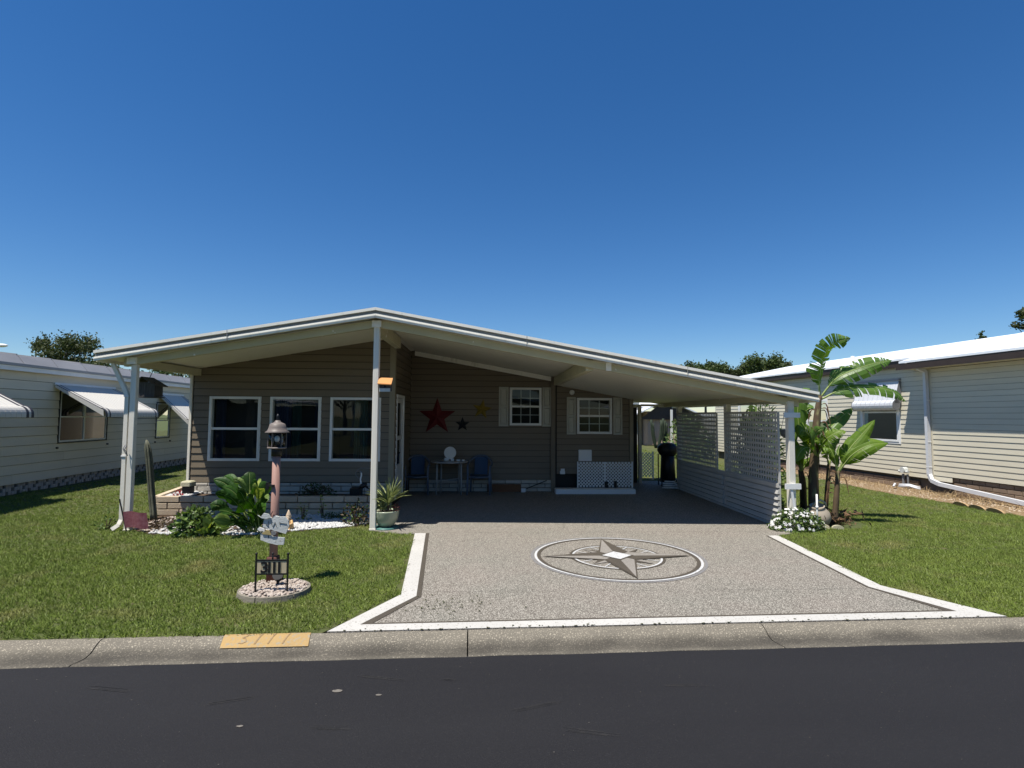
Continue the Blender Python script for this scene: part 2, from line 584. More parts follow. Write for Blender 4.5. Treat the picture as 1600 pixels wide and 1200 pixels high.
def bricks(parent, p0, p1, z0, z1, h, l, mat, d=0.08, joint=0.01, name='brick', hide=None, gaps=None, jitter=0.004, cap=None):
    """course bricks along p0->p1 (world xy)"""
    p0, p1 = Vector((*p0, 0)), Vector((*p1, 0))
    L = (p1 - p0).length
    a = math.atan2(p1.y - p0.y, p1.x - p0.x)
    dr = (p1 - p0) / L
    nr = Vector((dr.y, -dr.x, 0))
    inv = WM[root_of(parent)].inverted()
    ra = a - WM[root_of(parent)].to_euler().z
    z = z0
    k = 0
    while z < z1 - 0.01:
        hh = min(h, z1 - z) - joint
        u = 0.0
        first = True
        while u < L - 0.02:
            bl = (l * 0.5 if (first and k % 2) else l) if not gaps else l
            bl = min(bl, L - u)
            first = False
            if not (gaps and gaps(k, u)) and bl > 0.05:
                c = p0 + dr * (u + bl / 2) + Vector((0, 0, z + (hh + joint) / 2)) + nr * random.uniform(-jitter, jitter)
                inst(brick_mesh(bl - joint, round(hh, 3), d, mat), name, parent, inv @ c, (0, 0, ra + random.uniform(-0.004, 0.004)))
            u += bl
        z += h
        k += 1

# ================================================================ SETTING: ground, road, curb, driveway
ROADANG = math.atan(0.0305)
RT = frame((0, 4.215, 0), ROADANG)                     # u along the curb, off towards the camera
MT['earth'] = M('far_grass_ground', (0.075, 0.105, 0.03), 1.0, (0.10, 0.11, 0.045), 0.4, 0.7, 0.3, 20, coord='World')
MT['lawn'] = M('lawn_soil', (0.05, 0.075, 0.018), 1.0, (0.10, 0.095, 0.035), 1.2, 0.6, 0.8, 60, col3=(0.12, 0.10, 0.05), scale3=3, thr3=(0.58, 0.75), coord='World')
MT['asphalt'] = M('fresh_asphalt', (0.0110, 0.0105, 0.0122), 0.75, (0.0150, 0.0145, 0.0160), 0.9, 0.5, 1.0, 220, col3=(0.028, 0.027, 0.028), scale3=160, thr3=(0.60, 0.72), coord='World', bdist=0.006, spec=0.3, stretch=(0.45, 1.6, 1), detail=8)
MT['drive'] = M('speckled_drive_coating', (0.122, 0.100, 0.082), 0.75, (0.096, 0.092, 0.074), 1.4, 0.45, 0.35, 160, col3=(0.40, 0.37, 0.315), scale3=115, thr3=(0.48, 0.60), coord='World', bdist=0.003)
MT['drivewhite'] = M('worn_white_drive_paint', (0.52, 0.505, 0.465), 0.7, (0.43, 0.415, 0.38), 2.0, 0.7, 0.3, 160, col3=(0.26, 0.24, 0.20), scale3=60, thr3=(0.60, 0.68), coord='World', bdist=0.003)
MT['taupe_paint'] = M('taupe_drive_paint', (0.075, 0.062, 0.046), 0.75, (0.062, 0.052, 0.039), 4, 0.6, 0.3, 160, col3=(0.12, 0.105, 0.085), scale3=90, thr3=(0.6, 0.7), coord='World', bdist=0.003)
MT['lighttaupe'] = M('pale_taupe_drive_paint', (0.24, 0.218, 0.19), 0.75, (0.20, 0.182, 0.157), 4, 0.6, 0.3, 160, col3=(0.32, 0.30, 0.27), scale3=90, thr3=(0.55, 0.65), coord='World', bdist=0.003)
MT['bright_paint'] = M('bright_white_drive_paint', (0.54, 0.54, 0.53), 0.7, (0.45, 0.45, 0.44), 3, 0.6, 0.3, 160, col3=(0.22, 0.20, 0.17), scale3=60, thr3=(0.60, 0.68), coord='World', bdist=0.003)
MT['yellow_paint'] = M('faded_yellow_curb_paint', (0.42, 0.27, 0.10), 0.8, (0.33, 0.225, 0.10), 3.5, 0.7, 0.6, 45, col3=(0.30, 0.25, 0.17), scale3=30, thr3=(0.54, 0.64), coord='World')
MT['dirt'] = M('dry_straw_dirt', (0.24, 0.165, 0.085), 1.0, (0.15, 0.095, 0.05), 3, 0.6, 1.0, 30, col3=(0.40, 0.33, 0.22), scale3=22, thr3=(0.55, 0.7), coord='World')
MT['mulch'] = M('dark_bed_soil', (0.055, 0.035, 0.022), 1.0, (0.10, 0.065, 0.04), 8, 0.6, 1.0, 50, coord='World')

def sheet(name, pts, z, mat, sub=1):
    mb = MB()
    mb.poly([(x, y, z) for x, y in pts])
    return struct(mb.build(name, mat))

sheet('ground', [(-600, -600), (600, -600), (600, 600), (-600, 600)], -0.14, 'earth')
a, b = RT(-60, -0.052, 0), RT(60, -0.052, 0)
c, d = RT(60, -0.052, 7.4), RT(-60, -0.052, 7.4)
mb = MB()
mb.poly([a, b, c, d])
struct(mb.build('road', 'asphalt'))
MT['scuff'] = M('pale_road_scuff', (0.045, 0.042, 0.038), 0.9, (0.013, 0.013, 0.014), 26, 0.4, coord='World')
MT['speck'] = M('pale_road_speck', (0.20, 0.18, 0.15), 0.9, (0.10, 0.09, 0.08), 60, 0.6, coord='World')
mb = MB()
for (cx, cy, a, b, seed) in (((-0.96,3.71,0)[0], (-0.96,3.71,0)[1], 0.034, 0.018, 1), ((-0.68,3.65,0)[0], (-0.68,3.65,0)[1], 0.02, 0.010, 2), ((-1.41,3.32,0)[0], (-1.41,3.32,0)[1], 0.02, 0.010, 7)):
    mb.poly([(cx + a * math.cos(t / 12 * 2 * PI) * (1 + 0.5 * noise.noise(Vector((t * 0.9, seed, 0)))), cy + b * math.sin(t / 12 * 2 * PI) * (1 + 0.5 * noise.noise(Vector((t * 0.9, seed, 3)))), -0.048) for t in range(12)])
for i in range(170):
    cx, cy = random.uniform(-4, 4), 2.2 + 1.9 * random.random() ** 0.6
    r = random.uniform(0.0012, 0.0032)
    mb.poly([(cx + r * math.cos(t / 5 * 2 * PI), cy + r * math.sin(t / 5 * 2 * PI), -0.048) for t in range(5)])
struct(mb.build('road_specks', 'speck'))
mb = MB()
for i in range(14):
    R_ = random.Random(i * 3 + 1)
    cx, cy, l = R_.uniform(-3.5, 3.5), R_.uniform(2.6, 4.0), R_.uniform(0.08, 0.35)
    an = R_.uniform(-0.4, 0.4)
    for k in range(5):
        o = k * R_.uniform(0.005, 0.012)
        x0, y0 = cx + R_.uniform(-0.05, 0.05), cy + o
        mb.poly([(x0, y0, -0.048), (x0 + l * math.cos(an), y0 + l * math.sin(an), -0.048), (x0 + l * math.cos(an), y0 + l * math.sin(an) + 0.0018, -0.048), (x0, y0 + 0.0025, -0.048)])
struct(mb.build('road_scuffs', 'scuff'))
# far side curb and lawn, behind the camera
e, f = RT(60, 0, 7.4), RT(-60, 0, 7.4)
mb = MB()
mb.hexa([RT(-60, -0.1, 7.4), RT(60, -0.1, 7.4), RT(60, -0.1, 7.9), RT(-60, -0.1, 7.9)], [RT(-60, 0, 7.4), RT(60, 0, 7.4), RT(60, 0.0, 7.9), RT(-60, 0.0, 7.9)])
struct(mb.build('far_curb', 'concrete'))
mb = MB()
mb.poly([RT(-60, -0.004, 7.9), RT(60, -0.004, 7.9), RT(60, -0.004, 60), RT(-60, -0.004, 60)])
struct(mb.build('far_lawn', 'lawn'))

# curb: rolled gutter profile cast in segments
KO = 0.77
PROF = [(-0.02, -0.13), (-0.02, -0.050), (0.0, -0.046), (0.10, -0.058), (0.20, -0.062), (0.27, -0.052), (0.33, -0.026), (0.38, -0.006), (0.43, 0.004), (0.475, 0.0), (0.48, -0.13)]
def curb(u0, u1):
    mb = MB()
    n = max(1, int((u1 - u0) / 0.25))
    k = len(PROF)
    pts = []
    for i in range(n + 1):
        u = u0 + (u1 - u0) * i / n
        for j, (o, z) in enumerate(PROF):
            zz = z + (0.004 * noise.noise(Vector((u * 2.2, o * 6, 0))) if 1 <= j <= k - 2 else 0)
            oo = o + (0.012 * noise.noise(Vector((u * 3.1, 5.0, 0))) if j in (1, 2) else 0)
            pts.append(RT(u, zz, -oo * KO))
    F = []
    for i in range(n):
        for j in range(k - 1):
            F.append((i * k + j, (i + 1) * k + j, (i + 1) * k + j + 1, i * k + j + 1))
    F += [tuple(range(k)), tuple(n * k + j for j in reversed(range(k)))]
    mb.faces(pts, F)
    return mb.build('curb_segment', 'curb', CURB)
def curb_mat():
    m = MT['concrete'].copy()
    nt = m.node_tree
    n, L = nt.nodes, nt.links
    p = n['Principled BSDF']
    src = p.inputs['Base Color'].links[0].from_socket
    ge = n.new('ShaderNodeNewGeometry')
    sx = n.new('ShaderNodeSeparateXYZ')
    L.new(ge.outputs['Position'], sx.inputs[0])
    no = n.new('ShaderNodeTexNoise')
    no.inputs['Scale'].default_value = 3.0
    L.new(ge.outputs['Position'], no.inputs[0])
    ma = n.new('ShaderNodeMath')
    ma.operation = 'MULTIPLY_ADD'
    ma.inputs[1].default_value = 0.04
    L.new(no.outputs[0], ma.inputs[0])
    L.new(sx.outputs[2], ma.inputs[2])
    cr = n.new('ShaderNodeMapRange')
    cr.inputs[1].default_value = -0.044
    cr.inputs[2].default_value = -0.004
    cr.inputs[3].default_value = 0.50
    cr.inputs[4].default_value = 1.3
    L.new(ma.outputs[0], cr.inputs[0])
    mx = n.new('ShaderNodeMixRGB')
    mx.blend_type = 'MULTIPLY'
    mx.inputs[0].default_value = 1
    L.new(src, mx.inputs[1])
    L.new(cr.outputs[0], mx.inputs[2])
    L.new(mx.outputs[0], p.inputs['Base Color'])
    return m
MT['curb'] = curb_mat()                              # colour darkens towards the low part
CURB = bpy.data.objects.new('curb', None)
C.objects.link(CURB)
CURB['kind'] = 'structure'
CJ = [-30, -24, -18, -12.8, -7.9, -2.95, -0.13, 2.35, 5.2, 9, 14, 20, 26, 32]
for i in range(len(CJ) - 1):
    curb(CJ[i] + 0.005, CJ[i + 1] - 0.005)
# yellow house-number patch following the curb profile
mb = MB()
def pz(o):
    for (o0, z0), (o1, z1) in zip(PROF[1:], PROF[2:]):
        if o0 <= o <= o1:
            return z0 + (z1 - z0) * (o - o0) / (o1 - o0)
    return 0
def patch(mb, quad, dz=0.009, n=5):
    """quad in (u, o) on the curb, split along o"""
    (ua, ub, o0, o1, sk) = quad
    for i in range(n):
        a0, a1 = o0 + (o1 - o0) * i / n, o0 + (o1 - o0) * (i + 1) / n
        s0, s1 = sk * (a0 - o0), sk * (a1 - o0)
        mb.poly([RT(ua + s0, pz(a0) + dz, -a0 * KO), RT(ub + s0, pz(a0) + dz, -a0 * KO), RT(ub + s1, pz(a1) + dz, -a1 * KO), RT(ua + s1, pz(a1) + dz, -a1 * KO)])
patch(mb, (-2.02, -1.36, 0.28, 0.462, -0.1), n=8)
struct(mb.build('painted_house_number', 'yellow_paint'))
MT['faded_ink'] = M('faded_number_ink', (0.22, 0.15, 0.08), 0.9, (0.36, 0.24, 0.12), 30, 0.5, coord='World')
mb = MB()
for (u, ) in ((-1.775,), (-1.675,), (-1.565,)):
    patch(mb, (u - 0.004, u + 0.008, 0.31, 0.44, 0.22), dz=0.0125)
# the 3, as short strokes on the patch
P3 = [(-1.905, 0.435), (-1.875, 0.445), (-1.85, 0.43), (-1.855, 0.40), (-1.885, 0.385), (-1.855, 0.37), (-1.845, 0.34), (-1.87, 0.32), (-1.90, 0.328)]
for (u0, o0), (u1, o1) in zip(P3, P3[1:]):
    dx, dy = u1 - u0, o1 - o0
    l = math.hypot(dx, dy)
    nx, ny = -dy / l * 0.005, dx / l * 0.005
    mb.poly([RT(u + sx * nx, pz(o + sx * ny) + 0.0125, -(o + sx * ny) * KO) for u, o, sx in ((u0, o0, -1), (u1, o1, -1), (u1, o1, 1), (u0, o0, 1))])
struct(mb.build('number_strokes', 'faded_ink'))

# driveway slab with painted borders
def LX(p):
    return p[0], p[1]
yl = lambda x: 4.585 + 0.0305 * x                     # curb top edge
DL = [(-1.27, yl(-1.27)), (-0.82, 5.45), (-1.05, 8.22)]
DR = [(4.13, 5.62), (4.62, yl(4.62))]
drive = [DL[0], (4.62, yl(4.62)), DR[0], (4.33, 8.0), (4.62, 8.15), (5.05, 8.5), (5.05, 14.8), (-1.8, 14.8), (-1.8, 8.5), (-1.35, 8.22), DL[2], DL[1]]
mb = MB()
mb.extr([(x, y, -0.1) for x, y in drive], (0, 0, 0.106))
struct(mb.build('driveway', 'drive'))
def ribbon(name, mat, z, strips):
    mb = MB()
    for q in strips:
        mb.poly([(x, y, z) for x, y in q])
    return struct(mb.build(name, mat))
IL = [(-1.04, yl(-1.04) + 0.135), (-0.665, 5.40), (-0.89, 8.22)]
IR = [(4.28, yl(4.28) + 0.145), (3.97, 5.58), (4.17, 7.98)]
ribbon('white_border', 'drivewhite', 0.010, [
    (DL[0], (4.62, yl(4.62)), IR[0], IL[0]),
    (DL[0], IL[0], IL[1], DL[1]), (DL[1], IL[1], IL[2], DL[2]),
    (IR[0], (4.62, yl(4.62)), DR[0], IR[1]), (IR[1], DR[0], (4.33, 8.0), IR[2])])
T = 0.05
ribbon('taupe_border', 'taupe_paint', 0.0102, [
    (IL[0], IR[0], (IR[0][0] - 0.10, IR[0][1] + 0.028), (IL[0][0] + 0.10, IL[0][1] + 0.032)),
    (IL[0], (IL[0][0] + 0.10, IL[0][1] + 0.032), (IL[1][0] + 0.05, IL[1][1] - 0.02), IL[1]),
    (IL[1], (IL[1][0] + 0.05, IL[1][1] - 0.02), (IL[2][0] + 0.05, IL[2][1]), IL[2]),
    ((IR[0][0] - 0.10, IR[0][1] + 0.028), IR[0], IR[1], (IR[1][0] - 0.03, IR[1][1])),
    ((IR[1][0] - 0.03, IR[1][1]), IR[1], IR[2], (IR[2][0] - 0.03, IR[2][1]))])
MT['crack'] = M('slab_joint', (0.10, 0.09, 0.08), 0.95, coord='World')
mb = MB()
def wiggle(x0, x1, y, wd, amp, seed):
    n = int(abs(x1 - x0) / 0.12)
    prev = None
    for i in range(n + 1):
        x = x0 + (x1 - x0) * i / n
        yy = y + amp * noise.noise(Vector((x * 1.7, seed, 0)))
        w_ = wd * (0.4 + 0.9 * abs(noise.noise(Vector((x * 4, seed + 9, 0)))))
        if prev:
            mb.poly([(prev[0], prev[1] - prev[2], 0.0095), (x, yy - w_, 0.0095), (x, yy + w_, 0.0095), (prev[0], prev[1] + prev[2], 0.0095)])
        prev = (x, yy, w_)
wiggle(-0.58, 3.92, 5.52, 0.003, 0.012, 1.0)
wiggle(-0.80, 4.28, 8.27, 0.005, 0.006, 3.0)
struct(mb.build('slab_joints', 'crack'))

MT['moss'] = M('drive_moss', (0.045, 0.06, 0.02), 0.95, (0.09, 0.075, 0.04), 30, 0.6, coord='World')
mb = MB()
for i in range(260):
    q = random.random()
    if q < 0.45:
        x, y = random.gauss(-0.38, 0.22), random.gauss(5.12, 0.12)
    elif q < 0.8:
        x = random.uniform(-1.15, 4.4)
        y = yl(x) + abs(random.gauss(0, 0.02)) - 0.01
    else:
        x, y = random.uniform(-0.5, 3.5), random.uniform(5.2, 6.2)
    if x < -0.95 + (y - 4.6) * 0.3 and q < 0.45:
        continue
    r = random.uniform(0.003, 0.013) * (1 if q < 0.8 else 0.5)
    mb.poly([(x + r * math.cos(t) * random.uniform(0.5, 1.4), y + r * math.sin(t) * random.uniform(0.5, 1.2), 0.0145 + 0.0003 * (i % 3)) for t in (0, 1, 2, 3, 4, 5)])
o = mb.build('moss_and_grit', 'moss', kind='stuff')
tag(o, 'dark mossy spots and grit scattered on the drive and its white border', 'moss')

# compass rose painted on the drive
CX0, CY0 = 1.635, 6.84
def cp(r, a, z):
    return (CX0 + r * math.sin(a), CY0 + r * math.cos(a), z)
comp = bpy.data.objects.new('painted_compass', None)
C.objects.link(comp)
comp['kind'] = 'structure'
def annulus(name, r0, r1, z, mat, n=72):
    mb = MB()
    for i in range(n):
        a0, a1 = 2 * PI * i / n, 2 * PI * (i + 1) / n
        mb.poly([cp(r0, a0, z), cp(r0, a1, z), cp(r1, a1, z), cp(r1, a0, z)])
    return mb.build(name, mat, comp)
MT['overspray'] = M('white_overspray', (0.24, 0.235, 0.23), 0.75, (0.13, 0.12, 0.115), 60, 0.5, 0.3, 160, coord='World', bdist=0.003)
annulus('overspray_ring', 1.038, 1.075, 0.0098, 'overspray')
annulus('white_ring', 0.998, 1.028, 0.0102, 'bright_paint')
annulus('taupe_ring', 0.95, 0.993, 0.0102, 'taupe_paint')
annulus('inner_white_ring', 0.53, 0.555, 0.0102, 'bright_paint')
annulus('inner_taupe_ring', 0.557, 0.59, 0.0102, 'taupe_paint')
for i in range(4):
    a = PI / 4 + i * PI / 2
    for s, mt in ((-1, 'lighttaupe'), (1, 'taupe_paint')):
        mb = MB()
        mb.poly([cp(0.10, a, 0.0135), cp(0.52, a, 0.0135), cp(0.20, a + s * 0.62, 0.0135)])
        mb.build('minor_point', mt, comp)
    mb = MB()
    for k in (0.42, -0.42):
        mb.poly([cp(0.26, a + k - 0.02, 0.0130), cp(0.53, a + k * 0.72 - 0.012, 0.0130), cp(0.53, a + k * 0.72 + 0.018, 0.0130), cp(0.26, a + k + 0.02, 0.0130)])
    mb.build('ray_line', 'bright_paint', comp)
for i in range(4):
    a = i * PI / 2
    mb = MB()
    mb.poly([cp(0.0, a, 0.0165), cp(0.945, a, 0.0165), cp(0.275, a + PI / 4, 0.0165)])
    mb.poly([cp(0.0, a, 0.0165), cp(0.275, a - PI / 4, 0.0165), cp(0.945, a, 0.0165)])
    mb.build('point_outline', 'taupe_paint', comp)
    for s, mt in ((1, 'taupe_paint'), (-1, 'lighttaupe')):
        mb = MB()
        mb.poly([cp(0.0, a, 0.0195), cp(0.90, a, 0.0195), cp(0.25, a + s * PI / 4 * 0.97, 0.0195)])
        mb.build('major_point', mt, comp)
mb = MB()
mb.poly([cp(0.215, i * PI / 2, 0.0225) for i in range(4)])
mb.build('centre_outline', 'taupe_paint', comp)
mb = MB()
mb.poly([cp(0.185, i * PI / 2, 0.0255) for i in range(4)])
mb.build('centre_diamond', 'bright_paint', comp)

# lawns (soil) and beds
LG = [(-60, yl(-60)), (-1.32, yl(-1.32)), (-0.82, 5.45), (-1.05, 8.22), (-1.35, 8.22), (-1.8, 8.5), (-1.8, 30), (-60, 60)]
RG = [(4.62, yl(4.62)), (60, yl(60)), (60, 60), (-1.8, 60), (-1.8, 30), (-1.8, 14.8), (5.05, 14.8), (5.05, 8.5), (4.62, 8.15), (4.33, 8.0), (4.13, 5.62)]
sheet('lawn', LG, -0.006, 'lawn')
sheet('lawn', RG, -0.006, 'lawn')

# ================================================================ MAIN HOUSE
def ctop(x):
    """underside of the roof panels"""
    return 3.265 + 0.173 * (x + 1.71) if x < -1.71 else 3.265 - 0.178 * (x + 1.71)
YF = 8.28
house = thing('house', 'taupe mobile home with a wide low gable roof, open carport and lattice screens', 'house', (-2, 10.6, 0))
fF = frame((0, 10.6, 0), 0.0)
TL = (-0.173, 1, 3.561)
TR = (0.178, 1, 2.961)
TLb, TRb = (-0.173, 1, 3.575), (0.178, 1, 2.975)
wins = [(-5.26, -4.30), (-4.13, -3.17), (-3.0, -2.04)]
WZ = (0.865, 2.085)
ops = [(u0 + 0.01, u1 - 0.01, WZ[0] + 0.01, WZ[1] - 0.01) for u0, u1 in wins]
wall = wall_sheet('front_wall', house, fF, -5.6, -1.8, 0.44, 3.4, ops, (TLb, TRb), mat='lap_shadow')
siding(wall, fF, -5.56, -1.88, 0.47, 3.4, 0.1355, 'siding', ops, (TL, TR))
cur = [[(0.0, 0.2, 'curtain_blue')], [(0.0, 0.33, 'curtain_blue'), (0.36, 0.55, 'curtain_teal'), (0.85, 1, 'curtain_blue')], [(0.42, 0.72, 'curtain_teal')]]
for (u0, u1), cu in zip(wins, cur):
    window(house, fF, u0, u1, WZ[0], WZ[1], 'white', 0.045, curtain=cu, proud=0.035)
# left flank
fL = frame((-5.6, 0, 0), PI / 2)     # placeholder orientation, flank faces -X
fLf = frame((-5.6, 24, 0), -PI / 2)
wall_sheet('side_wall', house, fLf, 0, 13.39, 0.1, ctop(-5.6) + 0.0, mat='siding')
MB().box(-5.63, -5.585, 10.562, 10.60, 0.30, ctop(-5.6) - 0.005).build('corner_trim', 'wood_white', house)
MB().box(-1.88, -1.775, 10.566, 10.60, 0.30, ctop(-1.8) - 0.005).build('corner_trim', 'trim_taupe', house)
MB().box(-1.80, -1.773, 10.602, 10.68, 0.30, ctop(-1.8) - 0.005).build('corner_trim', 'trim_taupe', house)
# step wall facing the carport with the entry door
fS = frame((-1.8, 10.6, 0), PI / 2)
dop = [(0.25, 1.12, 0.13, 2.12)]
w2 = wall_sheet('entry_wall', house, fS, 0.0, 2.2, 0.0, ctop(-1.8) + 0.0, dop, mat='lap_shadow')
siding(w2, fS, 0.09, 2.18, 0.3, ctop(-1.8), 0.1355, 'siding', dop)
dr = MB()
for r in ((0.21, 0.27, 0.11, 2.16), (1.10, 1.16, 0.11, 2.16), (0.27, 1.10, 2.10, 2.16)):
    dr.hexa([fS(r[0], r[2], 0.035), fS(r[1], r[2], 0.035), fS(r[1], r[3], 0.035), fS(r[0], r[3], 0.035)], [fS(r[0], r[2], -0.06), fS(r[1], r[2], -0.06), fS(r[1], r[3], -0.06), fS(r[0], r[3], -0.06)])
df = dr.build('door', 'white', house)
leaf = MB()
for r in ((0.27, 0.37, 0.13, 2.09), (1.0, 1.1, 0.13, 2.09), (0.37, 1.0, 0.13, 0.75), (0.37, 1.0, 1.25, 1.33), (0.37, 1.0, 2.0, 2.09)):
    leaf.hexa([fS(r[0], r[2], 0.012), fS(r[1], r[2], 0.012), fS(r[1], r[3], 0.012), fS(r[0], r[3], 0.012)], [fS(r[0], r[2], -0.03), fS(r[1], r[2], -0.03), fS(r[1], r[3], -0.03), fS(r[0], r[3], -0.03)])
leaf.build('door_leaf', 'white', df)
MB().faces([fS(0.37, 0.75, -0.01), fS(1.0, 0.75, -0.01), fS(1.0, 2.0, -0.01), fS(0.37, 2.0, -0.01)], [(0, 1, 2, 3)]) if False else None
g = MB()
g.poly([fS(0.37, 0.75, -0.01), fS(1.0, 0.75, -0.01), fS(1.0, 2.0, -0.01), fS(0.37, 2.0, -0.01)])
g.build('door_pane', 'glass', df)
g = MB()
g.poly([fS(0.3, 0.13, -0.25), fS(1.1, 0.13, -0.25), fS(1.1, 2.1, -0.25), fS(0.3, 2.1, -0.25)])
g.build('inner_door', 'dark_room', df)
MB().tube([fS(0.42, 1.0, 0.012), fS(0.42, 1.0, 0.06)], 0.02).tube([fS(0.42, 1.0, 0.055), fS(0.53, 1.0, 0.055)], 0.009).build('door_handle', 'black', df)
# carport back wall with the shuttered window
fB = frame((0, 12.8, 0), 0.0)
bop = [(0.54, 1.27, 1.54, 2.41)]
w3 = wall_sheet('carport_wall', house, fB, -1.8, 1.55, 0.0, 3.4, bop, (TLb, TRb), mat='lap_shadow')
siding(w3, fB, -1.78, 1.52, 0.27, 3.4, 0.1355, 'siding', bop, ((0.178, 1, 2.961 - 0.005),))
window(house, fB, 0.53, 1.28, 1.53, 2.42, 'white', 0.05, 3, 2, proud=0.04, curtain=None)
def shutter(u0, u1, z0, z1, fr):
    mb = MB()
    t = 0.035
    zm = (z0 + z1) / 2
    for r in ((u0, u0 + t, z0, z1), (u1 - t, u1, z0, z1), (u0 + t, u1 - t, z0, z0 + t * 1.3), (u0 + t, u1 - t, z1 - t * 1.3, z1), (u0 + t, u1 - t, zm - t * 0.7, zm + t * 0.7)):
        mb.hexa([fr(r[0], r[2], 0.05), fr(r[1], r[2], 0.05), fr(r[1], r[3], 0.05), fr(r[0], r[3], 0.05)], [fr(r[0], r[2], 0.02), fr(r[1], r[2], 0.02), fr(r[1], r[3], 0.02), fr(r[0], r[3], 0.02)])
    s = mb.build('shutter', 'shutter', house)
    for c0, c1 in ((z0 + t * 1.3, zm - t * 0.7), (zm + t * 0.7, z1 - t * 1.3)):
        m2 = MB()
        m2.hexa([fr(u0 + t + 0.02, c0 + 0.02, 0.04), fr(u1 - t - 0.02, c0 + 0.02, 0.04), fr(u1 - t - 0.02, c1 - 0.02, 0.04), fr(u0 + t + 0.02, c1 - 0.02, 0.04)],
                [fr(u0 + t, c0, 0.022), fr(u1 - t, c0, 0.022), fr(u1 - t, c1, 0.022), fr(u0 + t, c1, 0.022)])
        m2.build('shutter_panel', 'shutter', s)
shutter(0.275, 0.50, 1.51, 2.43, fB)
shutter(1.30, 1.515, 1.51, 2.43, fB)
# crown trim below the ceiling
mb = MB()
z0 = lambda x: ctop(x) - 0.115
mb.hexa([(-1.70, 12.755, z0(-1.70)), (1.53, 12.755, z0(1.53)), (1.53, 12.755, ctop(1.53) - 0.008), (-1.70, 12.755, ctop(-1.70) - 0.008)],
        [(-1.70, 12.785, z0(-1.70)), (1.53, 12.785, z0(1.53)), (1.53, 12.785, ctop(1.53) - 0.008), (-1.70, 12.785, ctop(-1.70) - 0.008)])
mb.build('crown_trim', 'fascia', house)
MB().box(1.52, 1.60, 12.76, 12.80, 0.1, 2.46).build('corner_trim', 'trim_taupe', house)
# storage room wall beyond, with second shuttered window
fD = frame((0, 12.68, 0), 0.0)
sop = [(2.115, 2.91, 1.36, 2.17)]
TS = (0.155, 1, 2.728)
w4 = wall_sheet('storage_wall', house, fD, 1.61, 3.42, 0.42, 3.0, sop, ((0.155, 1, 2.75),), mat='lap_shadow')
siding(w4, fD, 1.63, 3.33, 0.42, 3.0, 0.1355, 'siding', sop, (TS,))
window(house, fD, 2.10, 2.925, 1.345, 2.185, 'white', 0.05, 3, 2, proud=0.04)
shutter(1.86, 2.07, 1.33, 2.20, fD)
shutter(2.955, 3.165, 1.33, 2.20, fD)
MB().box(3.34, 3.43, 12.645, 12.675, 0.14, 2.19).build('corner_trim', 'trim_taupe', house)
MB().box(1.62, 3.42, 12.9, 12.95, 0.0, 0.42).build('crawl_space_panel', 'black', house)  # black sheet filling the dark region beneath the storage wall
wall_sheet('storage_flank', house, frame((3.42, 12.70, 0), PI / 2), 0, 2.2, 0.0, 2.3)
wall_sheet('storage_back', house, frame((1.6, 14.95, 0), 0), 0, 1.82, 0.0, 2.3)
wall_sheet('side_wall', house, frame((1.6, 12.69, 0), PI / 2), 0, 11.3, 0.0, ctop(1.6))
wall_sheet('rear_wall', house, frame((0, 24, 0), 0), -5.6, 1.6, 0, 3.4, (), (TLb, TRb))
# storage door at the back of the carport: jamb, dark open doorway
MB().box(3.50, 3.56, 14.30, 14.40, 0.0, 2.08).box(3.56, 4.02, 14.30, 14.40, 2.0, 2.08).box(4.02, 4.10, 14.30, 14.40, 0.0, 2.08).build('door_frame', 'wood_white', house)
MB().box(3.57, 4.01, 14.42, 14.46, 0.0, 2.0).build('doorway_darkness', 'black', house)  # black slab stands for the darkness inside the open doorway
MB().box(4.10, 4.74, 14.30, 14.40, 2.03, 2.09).build('opening_header', 'wood_white', house)
# outlet box, wall lamp, white access panel
MB().box(1.70, 1.81, 12.58, 12.655, 0.42, 0.49).box(1.71, 1.80, 12.56, 12.58, 0.485, 0.545).build('outlet_box', 'grey_white', house)
MB().lathe([(0.02, 0), (0.055, 0.0), (0.06, 0.02), (0.05, 0.05), (0.02, 0.06)], (0, 0, 0), 14).build('wall_light', 'white', house, smooth=True, local=True).matrix_local = Matrix.Translation(Vector((1.98 + 2, 12.655 - 10.6, 2.31))) @ Matrix.Rotation(PI / 2, 4, 'X')
MB().cbox(2.13, 2.44, 12.60, 12.655, 0.72, 0.98, 0.012).build('access_panel', 'grey_white', house)
# skirting
bricks(w3, (-1.78, 12.765), (1.53, 12.765), 0.0, 0.27, 0.09, 0.37, 'skirtbrick', joint=0.014)
bricks(wall, (-5.6, 10.575), (-1.78, 10.575), 0.0, 0.46, 0.1, 0.38, 'skirtbrick', joint=0.014)
MB().box(-5.6, -1.8, 10.60, 10.66, 0.0, 0.455).box(-1.8, 1.55, 12.79, 12.82, 0.0, 0.3).build('foundation', 'mortar', house)

# roof
def rseg(mb, xa, xb, y0, y1, t0, t1, fn=ctop):
    """sloped slab between heights fn+t0 .. fn+t1"""
    mb.hexa([(xa, y0, fn(xa) + t0), (xb, y0, fn(xb) + t0), (xb, y1, fn(xb) + t0), (xa, y1, fn(xa) + t0)],
            [(xa, y0, fn(xa) + t1), (xb, y0, fn(xb) + t1), (xb, y1, fn(xb) + t1), (xa, y1, fn(xa) + t1)])
XL, XR, XM = -5.82, 5.19, -1.71
roof = MB()
rseg(roof, XL + 0.03, XM, YF + 0.06, 24.3, 0.02, 0.115)
rseg(roof, XM, 1.62, YF + 0.06, 24.3, 0.02, 0.115)
rseg(roof, 1.62, XR - 0.03, YF + 0.06, 15.0, 0.02, 0.115)
roof = roof.build('roof', 'rhroof', house)
